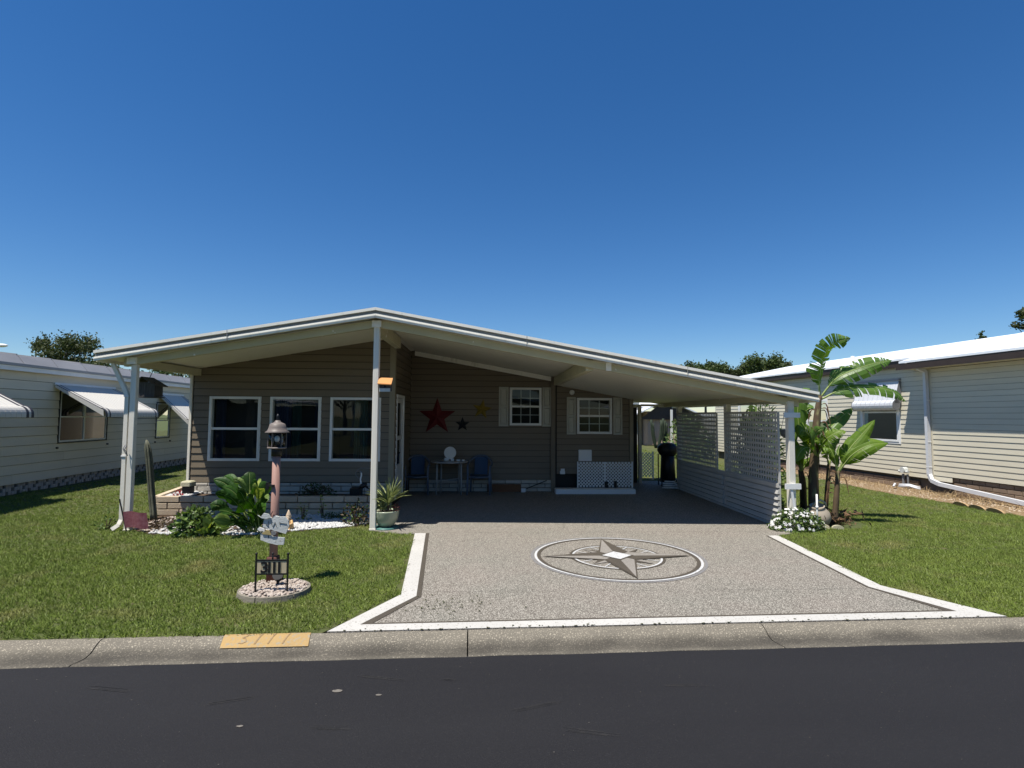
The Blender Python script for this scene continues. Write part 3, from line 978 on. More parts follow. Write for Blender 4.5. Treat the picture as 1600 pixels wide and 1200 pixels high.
# front trim: top lip, gutter channel, lower lip
for (xa, xb) in ((XL, XM - 0.002), (XM + 0.002, XR)):
    for nm, y0, y1, t0, t1, mt in (('roof_edge_lip', YF - 0.012, YF + 0.05, 0.080, 0.122, 'fascia'), ('gutter_channel', YF + 0.03, YF + 0.05, 0.028, 0.080, 'recess'),
                                   ('fascia', YF, YF + 0.05, -0.034, 0.028, 'fascia'), ('fascia_bead', YF - 0.010, YF - 0.001, -0.006, 0.006, 'fascia')):
        mb = MB()
        rseg(mb, xa, xb, y0, y1, t0, t1)
        mb.build(nm, mt, roof)
for x in (XL, XR):
    s = 1 if x > 0 else -1
    MB().box(min(x, x - s * 0.03), max(x, x - s * 0.03), YF + 0.06, 24.3 if x < 0 else 15.0, ctop(x) - 0.04, ctop(x) + 0.118).build('side_fascia', 'fascia', roof)
for x in (-3.9, 0.6, 3.1):
    MB().hexa([(x - 0.004, YF - 0.0135, ctop(x) - 0.036), (x + 0.004, YF - 0.0135, ctop(x) - 0.036), (x + 0.004, YF - 0.0135, ctop(x) + 0.124), (x - 0.004, YF - 0.0135, ctop(x) + 0.124)],
              [(x - 0.004, YF + 0.02, ctop(x) - 0.036), (x + 0.004, YF + 0.02, ctop(x) - 0.036), (x + 0.004, YF + 0.02, ctop(x) + 0.124), (x - 0.004, YF + 0.02, ctop(x) + 0.124)]).build('seam_clip', 'recess', roof)
# ceiling pans
def cz(x, y):
    d = 0.2 * max(0, min(1, (y - 8.6) / 4)) * max(0, min(1, (4.6 - x) / 1.2)) if x > 1.63 else 0
    return ctop(x) - d
pans = [(XL + 0.04, -1.715, 8.44, 24)] + [(-1.705, 1.60, 8.44, 24)] + [(1.64, XR - 0.04, 8.44, 15)]
for (xa, xb, y0, y1) in pans:
    y = y0
    while y < min(y1, 15) - 0.01:
        yb = min(y + 0.62, y1)
        mb = MB()
        n = 1 if xb < 1.62 else 12
        for i in range(n):
            x0, x1 = xa + (xb - xa) * i / n, xa + (xb - xa) * (i + 1) / n
            q = [(x0, y + 0.003, cz(x0, y)), (x1, y + 0.003, cz(x1, y)), (x1, yb - 0.003, cz(x1, yb)), (x0, yb - 0.003, cz(x0, yb))]
            mb.hexa(q, [(p[0], p[1], p[2] + 0.015) for p in q])
        mb.build('ceiling_pan', 'ceiling', roof)
        y = yb
# beams
mb = MB()
rseg(mb, -5.50, XM, 8.47, 8.56, -0.150, -0.036)
b1 = mb.build('front_beam', 'beam', house)
mb = MB()
rseg(mb, XM, 4.97, 8.47, 8.56, -0.150, -0.036)
mb.build('front_beam', 'beam', house)
MB().box(-5.55, -5.43, 8.565, 10.565, 2.475, ctop(-5.5) - 0.012).build('side_beam', 'beam', house)
MB().box(-1.79, -1.68, 8.565, 10.56, 3.04, 3.24).build('ridge_beam', 'beam', house)
MB().box(1.56, 1.68, 8.565, 12.74, 2.475, 2.66).build('carport_beam', 'beam', house)
MB().box(4.71, 4.83, 8.565, 14.8, 2.02, 2.135).build('carport_side_beam', 'beam', house)
MB().box(1.865, 1.945, 8.44, 8.468, 2.47, 2.60).build('beam_bracket', 'fascia', house)
# posts
def post(x0, x1, y0, y1, z1, nm='porch_post'):
    p = MB().cbox(x0, x1, y0, y1, 0.0, z1, 0.006).build(nm, 'wood_white', house)
    MB().cbox(x0 - 0.006, x1 + 0.006, y0 - 0.006, y1 + 0.006, 0.0, 0.03, 0.008).build('base_plate', 'wood_white', p)
    return p
post(-5.395, -5.312, 8.47, 8.55, 2.50)
MB().box(-5.44, -5.31, 8.43, 8.57, 2.49, 2.60).build('post_cap', 'fascia', house)
post(-1.765, -1.677, 8.455, 8.55, 3.13)
MB().box(-1.79, -1.65, 8.42, 8.468, 3.11, 3.21).build('post_cap', 'fascia', house)
rp = post(4.785, 4.885, 8.455, 8.555, 2.02)
for y in (10.60, 13.30):
    post(4.71, 4.81, y - 0.06, y + 0.06, 2.018, 'carport_post')
# lattice arms on the front post
MB().box(4.70, 4.96, 8.42, 8.45, 1.755, 1.835).build('lattice_arm', 'grey_white', house)
MB().box(4.70, 4.95, 8.42, 8.45, 0.63, 0.715).build('lattice_arm', 'grey_white', house)
MB().bar((4.80, 8.44, 0.62), (4.89, 8.44, 0.02), 0.035, 0.02, up=(0, 1, 0)).build('post_brace', 'grey_white', house)
# downspout at the left front corner
mb = MB()
PX = [(-5.68, 8.50, 2.50), (-5.47, 8.50, 2.08), (-5.445, 8.50, 2.0), (-5.445, 8.50, 0.16), (-5.46, 8.47, 0.09), (-5.53, 8.42, 0.03)]
ds = MB()
for a, b in zip(PX, PX[1:]):
    ds.bar(a, b, 0.055, 0.05, up=(0, 1, 0))
ds.build('downspout', 'wood_white', house)
for z in (2.0, 1.1):
    MB().box(-5.48, -5.41, 8.465, 8.53, z, z + 0.02).build('pipe_strap', 'grey_white', house)

# lattice screens on the carport side (vertical plane x = 4.70)
def ortho_lattice(y0, y1, z0, z1, pitch=0.082, wd=0.040, x=4.70):
    p = MB().bar((x, y0 - 0.015, z0), (x, y0 - 0.015, z1), 0.03, 0.03).bar((x, y1 + 0.015, z0), (x, y1 + 0.015, z1), 0.03, 0.03).build('lattice_screen', 'lattice', house)
    hv = MB().box(-0.004, 0.004, -wd / 2, wd / 2, 0, z1 - z0).mesh('lattice_slat', 'lattice')
    hh = MB().box(-0.004, 0.004, 0, y1 - y0, -wd / 2, wd / 2).mesh('lattice_slat', 'lattice')
    n = int((y1 - y0) / pitch)
    for i in range(n + 1):
        inst(hv, 'lattice_slat', p, (x + 0.004 + 2, y0 + (y1 - y0) * i / n - 10.6, z0), (random.uniform(-0.002, 0.002), 0, 0))
    n = int((z1 - z0) / pitch)
    for i in range(n + 1):
        inst(hh, 'lattice_slat', p, (x - 0.005 + 2, y0 - 10.6, z0 + (z1 - z0) * i / n), (random.uniform(-0.001, 0.001), 0, 0))
    return p
ortho_lattice(8.62, 10.52, 0.70, 1.84)
ortho_lattice(10.98, 13.22, 0.70, 1.84)
MB().box(4.665, 4.735, 8.60, 13.24, 1.842, 1.90).build('top_rail', 'lattice', house) if False else None
MB().box(4.665, 4.72, 8.60, 13.24, 0.63, 0.695).build('mid_rail', 'lattice', house)
MB().box(4.66, 4.70, 8.60, 13.24, 0.0, 0.05).build('bottom_rail', 'lattice', house)
fW = frame((4.70, 13.24, 0), -PI / 2)
mb = wall_sheet('carport_side_panel', house, fW, 0, 4.64, 0.05, 0.63, mat='lattice', th=0.02)
siding(mb, fW, 0, 2.58, 0.06, 0.63, 0.094, 'lattice', lip=0.035, groove=0.022)
siding(mb, fW, 2.70, 4.64, 0.06, 0.63, 0.094, 'lattice', lip=0.035, groove=0.022)

# concrete step along the storage wall and diagonal lattice in front of it
step = tag(MB().cbox(1.56, 3.38, 12.28, 12.56, 0.0, 0.115, 0.015).build('concrete_step', 'grey_white'), 'long low pale painted concrete step below the second shuttered window', 'step')
lat = thing('trellis', 'low white diagonal lattice panel standing on the step under the window', 'lattice panel', (2.75, 12.57, 0.116))
def diag_lattice(th, x0, x1, z0, z1, y, pitch, wd, nm='lattice_slat', fr=None):
    k = 0
    for sgn in (1, -1):
        span = (x1 - x0) + (z1 - z0)
        n = int(span / pitch)
        for i in range(1, n + 1):
            c = i * pitch
            # line: x - x0 + sgn-adjusted z = c
            if sgn == 1:
                p = (max(x0, x0 + c - (z1 - z0)), 0)
                a = (x0 + min(c, x1 - x0), z0 + max(0, c - (x1 - x0)))
                b = (x0 + max(0, c - (z1 - z0)), z0 + min(c, z1 - z0))
            else:
                a = (x0 + max(0, c - (z1 - z0)), z1 - min(c, z1 - z0))
                b = (x0 + min(c, x1 - x0), z1 - max(0, c - (x1 - x0)))
            if math.hypot(b[0] - a[0], b[1] - a[1]) < 0.03:
                continue
            yy = y + sgn * 0.0035
            if fr:
                A, B, U = fr(a[0], a[1], sgn * 0.0035), fr(b[0], b[1], sgn * 0.0035), fr(0, 0, 1) - fr(0, 0, 0)
            else:
                A, B, U = (a[0], yy, a[1]), (b[0], yy, b[1]), (0, 1, 0)
            MB().bar(A, B, wd, 0.006, up=U).build(nm, 'grey_white', th)
diag_lattice(lat, 2.12, 3.36, 0.13, 0.70, 12.57, 0.075, 0.022)
MB().box(2.09, 2.12, 12.555, 12.585, 0.116, 0.71).box(3.36, 3.39, 12.555, 12.585, 0.116, 0.71).box(2.72, 2.76, 12.562, 12.580, 0.13, 0.70).build('lattice_frame', 'grey_white', lat)
MB().box(2.72, 2.79, 12.50, 12.55, 0.116, 0.26).box(2.94, 3.0, 12.50, 12.55, 0.116, 0.27).build('dark_block', 'black', lat)

# ================================================================ LEFT NEIGHBOUR
LA = rad(2.8)
lh = thing('house', 'long grey cream mobile home with clamshell awnings and pierced block skirt', 'house', (-10.1, 11.3, 0), LA)
fLH = frame((-10.1, 11.3, 0), PI / 2 + LA)
lw_ops = [(2.18, 3.93, 1.05, 2.26), (6.35, 7.13, 0.99, 2.08), (-2.2, -0.7, 1.05, 2.26)]
lw = wall_sheet('front_wall', lh, fLH, -6, 13, 0.22, 2.66, lw_ops, mat='lap_shadow')
siding(lw, fLH, -6, 13, 0.22, 2.66, 0.2034, 'lhsiding', lw_ops, lip=0.016, groove=0.008, joints=[lambda k: 0.9 + (k * 2.3) % 3.1, lambda k: 5.2 + (k * 1.7) % 3.3, lambda k: -3.5 + (k * 1.3) % 2.1])
for (a0, a1, c0, c1) in lw_ops:
    wq = window(lh, fLH, a0, a1, c0, c1, 'grey_white', 0.035, split='q' if a1 - a0 > 1 else 'h', proud=0.016, blind=True)
    for pn in [c_ for c_ in wq.children if c_.name.startswith('pane')]:
        pn.data.materials[0] = MT['glass_old']
    mb = MB()
    for r in ((a0 - 0.03, a1 + 0.03, c0 - 0.03, c0), (a0 - 0.03, a1 + 0.03, c1, c1 + 0.03), (a0 - 0.03, a0, c0, c1), (a1, a1 + 0.03, c0, c1)):
        mb.hexa([fLH(r[0], r[2], 0.034), fLH(r[1], r[2], 0.034), fLH(r[1], r[3], 0.034), fLH(r[0], r[3], 0.034)], [fLH(r[0], r[2], 0.005), fLH(r[1], r[2], 0.005), fLH(r[1], r[3], 0.005), fLH(r[0], r[3], 0.005)])
    mb.build('window_trim', 'black', lh)
    for u in (a0 - 0.05, a1 + 0.05):
        MB().tube([fLH(u, c0 - 0.13, 0.01), fLH(u, c0 - 0.13, 0.06)], 0.022).build('awning_bracket', 'black', lh)
def roof_edge(th, fr, u0, u1, zb, off, h, mat, nm):
    mb = MB()
    mb.hexa([fr(u0, zb, off - 0.02), fr(u1, zb, off - 0.02), fr(u1, zb + h, off - 0.02), fr(u0, zb + h, off - 0.02)], [fr(u0, zb, off), fr(u1, zb, off), fr(u1, zb + h, off), fr(u0, zb + h, off)])
    return mb.build(nm, mat, th)
roof_edge(lh, fLH, -6.1, 13.1, 2.64, 0.14, 0.10, 'grey_white', 'fascia')
mb = MB()
for z, o in ((2.74, 0.16), (2.86, 0.10)):
    pass
mb.hexa([fLH(-6.1, 2.742, 0.17), fLH(13.1, 2.742, 0.17), fLH(13.1, 2.80, 0.17), fLH(-6.1, 2.80, 0.17)], [fLH(-6.1, 2.742, 0.08), fLH(13.1, 2.742, 0.08), fLH(13.1, 2.80, 0.08), fLH(-6.1, 2.80, 0.08)])
mb.build('gutter_lip', 'roof_grey', lh)
mb = MB()
mb.hexa([fLH(-6.15, 2.66, -0.02), fLH(13.15, 2.66, -0.02), fLH(13.15, 2.655, 0.115), fLH(-6.15, 2.655, 0.115)], [fLH(-6.15, 2.70, -0.02), fLH(13.15, 2.70, -0.02), fLH(13.15, 2.70, 0.115), fLH(-6.15, 2.70, 0.115)])
mb.build('soffit', 'grey_white', lh)
u = -6.15
while u < 13.1:
    mb = MB()
    mb.hexa([fLH(u + 0.01, 2.80, 0.16), fLH(u + 0.99, 2.80, 0.16), fLH(u + 0.99, 2.98, 0.02), fLH(u + 0.01, 2.98, 0.02)], [fLH(u + 0.01, 2.78, 0.12), fLH(u + 0.99, 2.78, 0.12), fLH(u + 0.99, 2.95, 0.0), fLH(u + 0.01, 2.95, 0.0)])
    mb.hexa([fLH(u + 0.01, 2.98, 0.02), fLH(u + 0.99, 2.98, 0.02), fLH(u + 0.99, 3.38, -3.6), fLH(u + 0.01, 3.38, -3.6)], [fLH(u + 0.01, 2.95, 0.02), fLH(u + 0.99, 2.95, 0.02), fLH(u + 0.99, 3.35, -3.6), fLH(u + 0.01, 3.35, -3.6)])
    mb.bar(fLH(u, 3.0, 0.0), fLH(u, 3.40, -3.6), 0.03, 0.035)
    mb.build('roof_panel', 'roof_grey', lh)
    u += 1.0
wall_sheet('rear_wall', lh, frame(fLH(0, 0, -7.2), PI / 2 + LA), -6, 13, 0.1, 2.66, mat='lhsiding')
wall_sheet('end_wall', lh, frame(fLH(-6, 0, -7.2), LA), 0, 7.2, 0.1, 2.66, mat='lhsiding')
wall_sheet('end_wall', lh, frame(fLH(13, 0, -7.2), LA), 0, 7.2, 0.1, 2.66, mat='lhsiding')
mb = MB()
mb.hexa([fLH(-6.1, 3.38, -3.6), fLH(13.1, 3.38, -3.6), fLH(13.1, 2.7, -7.3), fLH(-6.1, 2.7, -7.3)], [fLH(-6.1, 3.34, -3.6), fLH(13.1, 3.34, -3.6), fLH(13.1, 2.66, -7.3), fLH(-6.1, 2.66, -7.3)])
mb.build('rear_roof', 'roof_grey', lh)
# pierced block skirt
MB().extr([fLH(-6, 0, -0.14), fLH(13, 0, -0.14), fLH(13, 0.22, -0.14), fLH(-6, 0.22, -0.14)], fLH(0, 0, -0.02) - fLH(0, 0, 0)).build('crawl_space_panel', 'black', lh)  # black sheet set behind so the block holes come out dark
p0, p1 = fLH(-1.0, 0, -0.04), fLH(11.5, 0, -0.04)
bricks(lh, (p0.x, p0.y), (p1.x, p1.y), -0.01, 0.215, 0.075, 0.075, 'screenblock', d=0.05, joint=0.003, gaps=lambda k, u: (int(u / 0.075 + 0.3) + (0, 2, 1)[k]) % 4 == 0)
def stripe_awning(th, fr, u0, u1, zt, zb, out, stripes=True, rib=0.06):
    n = int((u1 - u0) / rib)
    w_ = (u1 - u0) / n
    root = MB().bar(fr(u0, zt + 0.02, 0.02), fr(u1, zt + 0.02, 0.02), 0.05, 0.05).bar(fr(u0 + 0.03, zt - 0.02, 0.03), fr(u0 + 0.03, zb + 0.08, out - 0.1), 0.02, 0.03).bar(fr(u1 - 0.03, zt - 0.02, 0.03), fr(u1 - 0.03, zb + 0.08, out - 0.1), 0.02, 0.03).build('awning', 'grey_white', th)
    r = 0.16
    sl = Vector((out - r, zb + r - zt + 0.06))
    for i in range(n):
        mb = MB()
        a0, a1 = u0 + i * w_, u0 + (i + 1) * w_
        dz = 0.004 if i % 2 else 0.0
        prof = [(0.03, zt + dz), (out - r, zb + r + 0.06 + dz)]
        for k in range(1, 7):
            an = PI / 2 * k / 6
            prof.append((out - r + (r + dz) * math.sin(an), zb + 0.06 + (r + dz) * math.cos(an)))
        prof.append((out + dz, zb))
        for (o0, z0_), (o1, z1_) in zip(prof, prof[1:]):
            mb.hexa([fr(a0, z0_, o0), fr(a1, z0_, o0), fr(a1, z1_, o1), fr(a0, z1_, o1)],
                    [fr(a0, z0_ - 0.008, o0 - 0.004), fr(a1, z0_ - 0.008, o0 - 0.004), fr(a1, z1_ - 0.006, o1 - 0.008), fr(a0, z1_ - 0.006, o1 - 0.008)])
        dark = stripes and i in (0, 2, n - 1, n - 3)
        mb.build('awning_rib', 'awn_dark' if dark else 'awn_white', root)
    for uu in (u0, u1):
        mb = MB()
        mb.hexa([fr(uu - 0.006, zt, 0.03), fr(uu + 0.006, zt, 0.03), fr(uu + 0.006, zt - 0.07, 0.05), fr(uu - 0.006, zt - 0.07, 0.05)],
                [fr(uu - 0.006, zb + r, out - 0.06), fr(uu + 0.006, zb + r, out - 0.06), fr(uu + 0.006, zb + 0.02, out - 0.05), fr(uu - 0.006, zb + 0.02, out - 0.05)])
        mb.build('side_wing', 'awn_white', root)
    return root
MT['awn_white'] = M('white_awning_metal', (0.60, 0.57, 0.50), 0.7, (0.58, 0.56, 0.51), 3, 0.7, 0.08, 40)
MT['awn_dark'] = M('dark_awning_stripe', (0.06, 0.055, 0.06), 0.5)
stripe_awning(lh, fLH, 1.95, 4.22, 2.42, 1.66, 1.2)
stripe_awning(lh, fLH, 6.42, 7.95, 2.36, 1.38, 1.0)
stripe_awning(lh, fLH, -2.55, -0.24, 2.42, 1.66, 1.2)
MB().tube([fLH(4.0, 1.64, 0.05), fLH(4.9, 1.60, 0.10), fLH(6.3, 1.60, 0.06), fLH(8.8, 1.60, 0.05)], 0.008, 5).build('cable', 'black', lh)

# ================================================================ RIGHT NEIGHBOUR
RA = rad(4)
rh = thing('house', 'cream vinyl mobile home with bright white roof and dark brown eaves', 'house', (10.7, 12.8, 0), RA)
fRH = frame((10.7, 12.8, 0), -PI / 2 + RA)          # u towards the street
rops = [(-2.08, -0.80, 1.14, 2.70), (-4.4, -3.5, 1.02, 2.3), (-8.6, -7.4, 1.2, 2.5)]
rw = wall_sheet('front_wall', rh, fRH, -10.5, 0.1, 0.30, 3.2, rops, mat='lap_shadow')
siding(rw, fRH, -10.5, 0.08, 0.31, 3.16, 0.119, 'rhsiding', rops, lip=0.011, groove=0.005)
rw2 = wall_sheet('porch_wall', rh, fRH, 0.12, 8, 0.40, 3.0, [(2.6, 3.7, 1.2, 2.3)], mat='lap_shadow', back=0.03)
fRH2 = lambda u, z, off=0.0: fRH(u, z, off + 0.031)
siding(rw2, fRH2, 0.20, 0.66, 0.29, 0.408, 0.118, 'rhsiding', lip=0.016)
siding(rw2, fRH2, 0.20, 8, 0.41, 2.96, 0.123, 'rhsiding', [(2.6, 3.7, 1.2, 2.3)], lip=0.011, groove=0.005)
mb = MB()
mb.hexa([fRH(0.10, 0.28, 0.05), fRH(0.20, 0.28, 0.05), fRH(0.20, 3.0, 0.05), fRH(0.10, 3.0, 0.05)], [fRH(0.10, 0.28, 0.0), fRH(0.20, 0.28, 0.0), fRH(0.20, 3.0, 0.0), fRH(0.10, 3.0, 0.0)])
mb.build('corner_trim', 'rhsiding', rh)
window(rh, fRH, -2.12, -0.76, 1.10, 2.74, 'grey_white', 0.10, split='h', proud=0.03, curtain=[(0, 1, 'curtain_blue')])
window(rh, fRH, -4.45, -3.45, 0.98, 2.34, 'grey_white', 0.06, split='h', proud=0.03, curtain=[(0, 1, 'curtain_blue')])
window(rh, fRH, -8.65, -7.35, 1.15, 2.55, 'grey_white', 0.06, split='h', proud=0.03)
window(rh, fRH2, 2.56, 3.74, 1.16, 2.34, 'grey_white', 0.06, split='h', proud=0.03)
MT['rh_awn'] = M('white_clamshell_metal', (0.64, 0.65, 0.67), 0.5, (0.56, 0.57, 0.59), 3, 0.6)
# folded clamshell awning over the window
aw = MB().bar(fRH(-2.16, 2.76, 0.05), fRH(-0.70, 2.76, 0.05), 0.08, 0.05).build('awning', 'roof_grey', rh)
n = 17
for i in range(n):
    a0, a1 = -2.14 + 1.42 * i / n, -2.14 + 1.42 * (i + 1) / n
    dz = 0.004 if i % 2 else 0
    prof = [(0.06, 2.72), (0.20 + dz, 2.22)]
    for k in range(0, 9):
        an = 0.3 + PI * 1.15 * k / 8
        prof.append((0.17 + (0.10 + dz) * math.sin(an), 2.10 + (0.13 + dz) * math.cos(an)))
    mb = MB()
    for (o0, z0_), (o1, z1_) in zip(prof, prof[1:]):
        mb.hexa([fRH(a0 + 0.002, z0_, o0), fRH(a1 - 0.002, z0_, o0), fRH(a1 - 0.002, z1_, o1), fRH(a0 + 0.002, z1_, o1)],
                [fRH(a0 + 0.002, z0_, o0 - 0.006), fRH(a1 - 0.002, z0_, o0 - 0.006), fRH(a1 - 0.002, z1_ + 0.004, o1 - 0.006), fRH(a0 + 0.002, z1_ + 0.004, o1 - 0.006)])
    mb.build('awning_rib', 'rh_awn', aw)
for uu in (-2.15, -0.71):
    mb = MB()
    cpt = [fRH(uu, 2.10 + 0.14 * math.cos(t * PI / 6), 0.17 + 0.11 * math.sin(t * PI / 6)) for t in range(12)]
    mb.extr(cpt, fRH(0.012, 0, 0) - fRH(0, 0, 0))
    mb.extr([fRH(uu, 2.72, 0.03), fRH(uu, 2.72, 0.08), fRH(uu, 2.15, 0.22), fRH(uu, 2.15, 0.03)], fRH(0.012, 0, 0) - fRH(0, 0, 0))
    mb.build('awning_end', 'dgrey', aw)
# eaves and roofs
def sl_roof(nm, u0, u1, offe, ze, zr, offr=-3.6, th=0.05, mat='rhroof'):
    mb = MB()
    mb.hexa([fRH(u0, ze, offe), fRH(u1, ze, offe), fRH(u1, zr, offr), fRH(u0, zr, offr)], [fRH(u0, ze - th, offe), fRH(u1, ze - th, offe), fRH(u1, zr - th, offr), fRH(u0, zr - th, offr)])
    return mb.build(nm, mat, rh)
sl_roof('roof', -10.8, -0.2, 0.24, 3.27, 4.06)
sl_roof('roof', -0.19, 8.2, 0.53, 3.16, 4.12)
sl_roof('rear_roof', -10.8, 8.2, -7.5, 3.1, 4.05, -3.62)
roof_edge(rh, fRH, -10.8, -0.2, 3.06, 0.215, 0.155, 'brown', 'fascia')
roof_edge(rh, fRH, -0.3, 8.2, 2.95, 0.52, 0.150, 'brown', 'fascia')
mb = MB()
mb.hexa([fRH(-10.8, 3.07, 0.0), fRH(-0.2, 3.07, 0.0), fRH(-0.2, 3.07, 0.19), fRH(-10.8, 3.07, 0.19)], [fRH(-10.8, 3.10, 0.0), fRH(-0.2, 3.10, 0.0), fRH(-0.2, 3.10, 0.19), fRH(-10.8, 3.10, 0.19)])
mb.build('soffit', 'brown', rh)
mb = MB()
mb.hexa([fRH(-0.3, 2.965, 0.03), fRH(8.2, 2.965, 0.03), fRH(8.2, 2.965, 0.495), fRH(-0.3, 2.965, 0.495)], [fRH(-0.3, 3.0, 0.03), fRH(8.2, 3.0, 0.03), fRH(8.2, 3.0, 0.495), fRH(-0.3, 3.0, 0.495)])
mb.build('soffit', 'rhsiding', rh)
mb = MB()
mb.poly([fRH(-0.28, 2.96, 0.43), fRH(-0.28, 3.10, 0.43), fRH(-0.28, 4.1, -3.6), fRH(-0.28, 2.96, -3.6)])
mb.build('gable_infill', 'grey_white', rh)
wall_sheet('rear_wall', rh, frame(fRH(0, 0, -7.2), -PI / 2 + RA), -10.5, 8, 0.0, 3.1, mat='rhsiding')
wall_sheet('end_wall', rh, frame(fRH(-10.5, 0, 0), RA), 0, 7.2, 0.0, 3.2, mat='rhsiding')
wall_sheet('end_wall', rh, frame(fRH(8, 0, 0), RA), 0, 7.2, 0.0, 3.2, mat='rhsiding')
MB().tube([fRH(-3.0, 3.45, -0.5), fRH(-3.0, 3.62, -0.5)], 0.06, 8).build('roof_vent', 'grey_white', rh)
# brown block skirt
MB().extr([fRH(-10.5, 0, -0.1), fRH(8, 0, -0.1), fRH(8, 0.42, -0.1), fRH(-10.5, 0.42, -0.1)], fRH(0, 0, -0.05) - fRH(0, 0, 0)).build('crawl_space_panel', 'mortar', rh)
p0, p1 = fRH(0.66, 0, -0.02), fRH(6, 0, -0.02)
bricks(rh, (p0.x, p0.y), (p1.x, p1.y), 0.0, 0.40, 0.1, 0.30, 'rhbrick', d=0.07, joint=0.012)
p0, p1 = fRH(-7, 0, -0.06), fRH(-0.3, 0, -0.06)
bricks(rh, (p0.x, p0.y), (p1.x, p1.y), 0.0, 0.22, 0.11, 0.36, 'rhbrick', d=0.05, joint=0.012)
# downspout running down the corner and along the ground
dsr = MB()
pts = [fRH(0.15, 2.98, 0.36), fRH(0.13, 2.90, 0.12), fRH(0.13, 0.42, 0.11), fRH(0.22, 0.29, 0.14), fRH(0.50, 0.24, 0.22), fRH(2.6, 0.10, 0.34), fRH(5.2, 0.03, 0.40)]
for a, b in zip(pts, pts[1:]):
    dsr.bar(a, b, 0.075, 0.085, up=fRH(0, 0, 1) - fRH(0, 0, 0) if abs((b - a).z) > 0.5 else (0, 0, 1))
dsr.build('downspout', 'rh_awn', rh)
for z in (2.2, 1.2, 0.6):
    MB().bar(fRH(0.085, z, 0.11), fRH(0.175, z, 0.11), 0.09, 0.02).build('pipe_strap', 'grey_white', rh)
MT['sign_old'] = M('weathered_pale_sign', (0.62, 0.63, 0.60), 0.8, (0.42, 0.44, 0.41), 18, 0.7, 0.3, 60, col3=(0.18, 0.15, 0.10), scale3=34, thr3=(0.64, 0.72))
# gas meter and loose pipes
gm = thing('gas_meter', 'small white utility meter with pipes low on the cream wall near the downspout', 'meter', tuple(fRH(-0.55, 0, 0.15)))
MB().tube([fRH(-0.62, 0.0, 0.12), fRH(-0.62, 0.36, 0.12)], 0.03).tube([fRH(-0.48, 0.0, 0.12), fRH(-0.48, 0.36, 0.12)], 0.022).build('riser_pipe', 'dgrey', gm)
MB().tube([fRH(-0.72, 0.42, 0.14), fRH(-0.44, 0.42, 0.14)], 0.035).build('meter_body', 'sign_old', gm)
MB().tube([fRH(-0.58, 0.46, 0.08), fRH(-0.58, 0.46, 0.19)], 0.075, 12).build('meter_dial', 'sign_old', gm)
for i, (u0, o0, u1, o1, r) in enumerate([(-0.5, 0.35, -0.1, 0.15, 0.028), (-0.35, 0.50, 0.15, 0.38, 0.022), (-0.62, 0.32, -0.45, 0.55, 0.025)]):
    tag(MB().tube([fRH(u0, 0.10 - 0.02 * i, o0), fRH((u0 + u1) / 2, 0.12, (o0 + o1) / 2), fRH(u1, 0.07, o1)], r, 8).build('loose_pipe', 'rh_awn', smooth=True), ('pale pipe lying closest to the cream wall below the meter', 'pale pipe whose end reaches farthest toward the downspout', 'shortest pale pipe lying directly under the meter')[i], 'pipe', 'loose pipes by the meter')
# dirt strip and stones along the wall
mb = MB()
pts_o = [(-7, 0.5), (-4, 0.75), (-2, 0.9), (-0.6, 1.25), (0.5, 1.3), (1.8, 1.15), (3, 1.2), (5, 1.2), (8, 1.1)]
for (u0, o0), (u1, o1) in zip(pts_o, pts_o[1:]):
    mb.poly([fRH(u0, 0.002, -0.08), fRH(u1, 0.002, -0.08), fRH(u1, 0.002, o1), fRH(u0, 0.002, o0)])
struct(mb.build('dirt_strip', 'dirt'))
mb = MB()
for i in range(900):
    u = random.uniform(-3.2, 6)
    o = random.uniform(0.25, 1.15)
    if u < 0 and random.random() < 0.55:
        continue
    mb.blob(fRH(u, 0.008, o), random.uniform(0.008, 0.024), (1, 1, 0.6), 0.2, 0)
tag(mb.build('gravel', ['stone_pale']if False else 'brick', kind='stuff'), 'pale stones scattered along the dirt strip beside the cream house', 'gravel')
MT['drystraw'] = M('dry_stems', (0.30, 0.20, 0.10), 0.9, (0.42, 0.32, 0.18), 3, 0.6, coord='World')
mb = MB()
for i in range(700):
    u = random.choice([random.gauss(-2.5, 0.9), random.gauss(0.9, 0.7), random.uniform(-5, 5)])
    o = random.uniform(0.05, 0.75)
    p = fRH(u, 0.0, o)
    q = p + Vector((random.gauss(0, 0.09), random.gauss(0, 0.09), random.uniform(0.01, 0.16)))
    mb.tube([p, (p + q) / 2 + Vector((0, 0, 0.02)), q], [0.004, 0.003, 0.001], 3)
tag(mb.build('dry_weeds', 'drystraw', kind='stuff'), 'dry brown weeds and stems along the foot of the cream wall', 'weeds')
MT['terracotta'] = M('sandy_edging_stone', (0.45, 0.31, 0.17), 0.9, (0.36, 0.24, 0.13), 6, 0.6, 0.3, 50)
for i, u in enumerate((2.05, 2.42, 2.8)):
    a = 0.25
    mb = MB()
    c = fRH(u, 0, 1.25 + 0.03 * i)
    n = 9
    d = (fRH(1, 0, 0) - fRH(0, 0, 0))
    nn = fRH(0, 0, 1) - fRH(0, 0, 0)
    prof = [c + d * (0.17 * math.cos(PI * k / n)) + Vector((0, 0, 0.085 * math.sin(PI * k / n))) + nn * (0.03 * math.sin(PI * k / n)) for k in range(n + 1)]
    mb.extr(prof, nn * 0.05)
    tag(mb.build('edging_stone', 'terracotta'), ('sandy edging stone nearest the gas meter along the dirt strip', 'middle one of three sandy edging stones along the dirt strip', 'sandy edging stone nearest the street along the dirt strip')[i], 'edging stone', 'edging stones by the cream house')

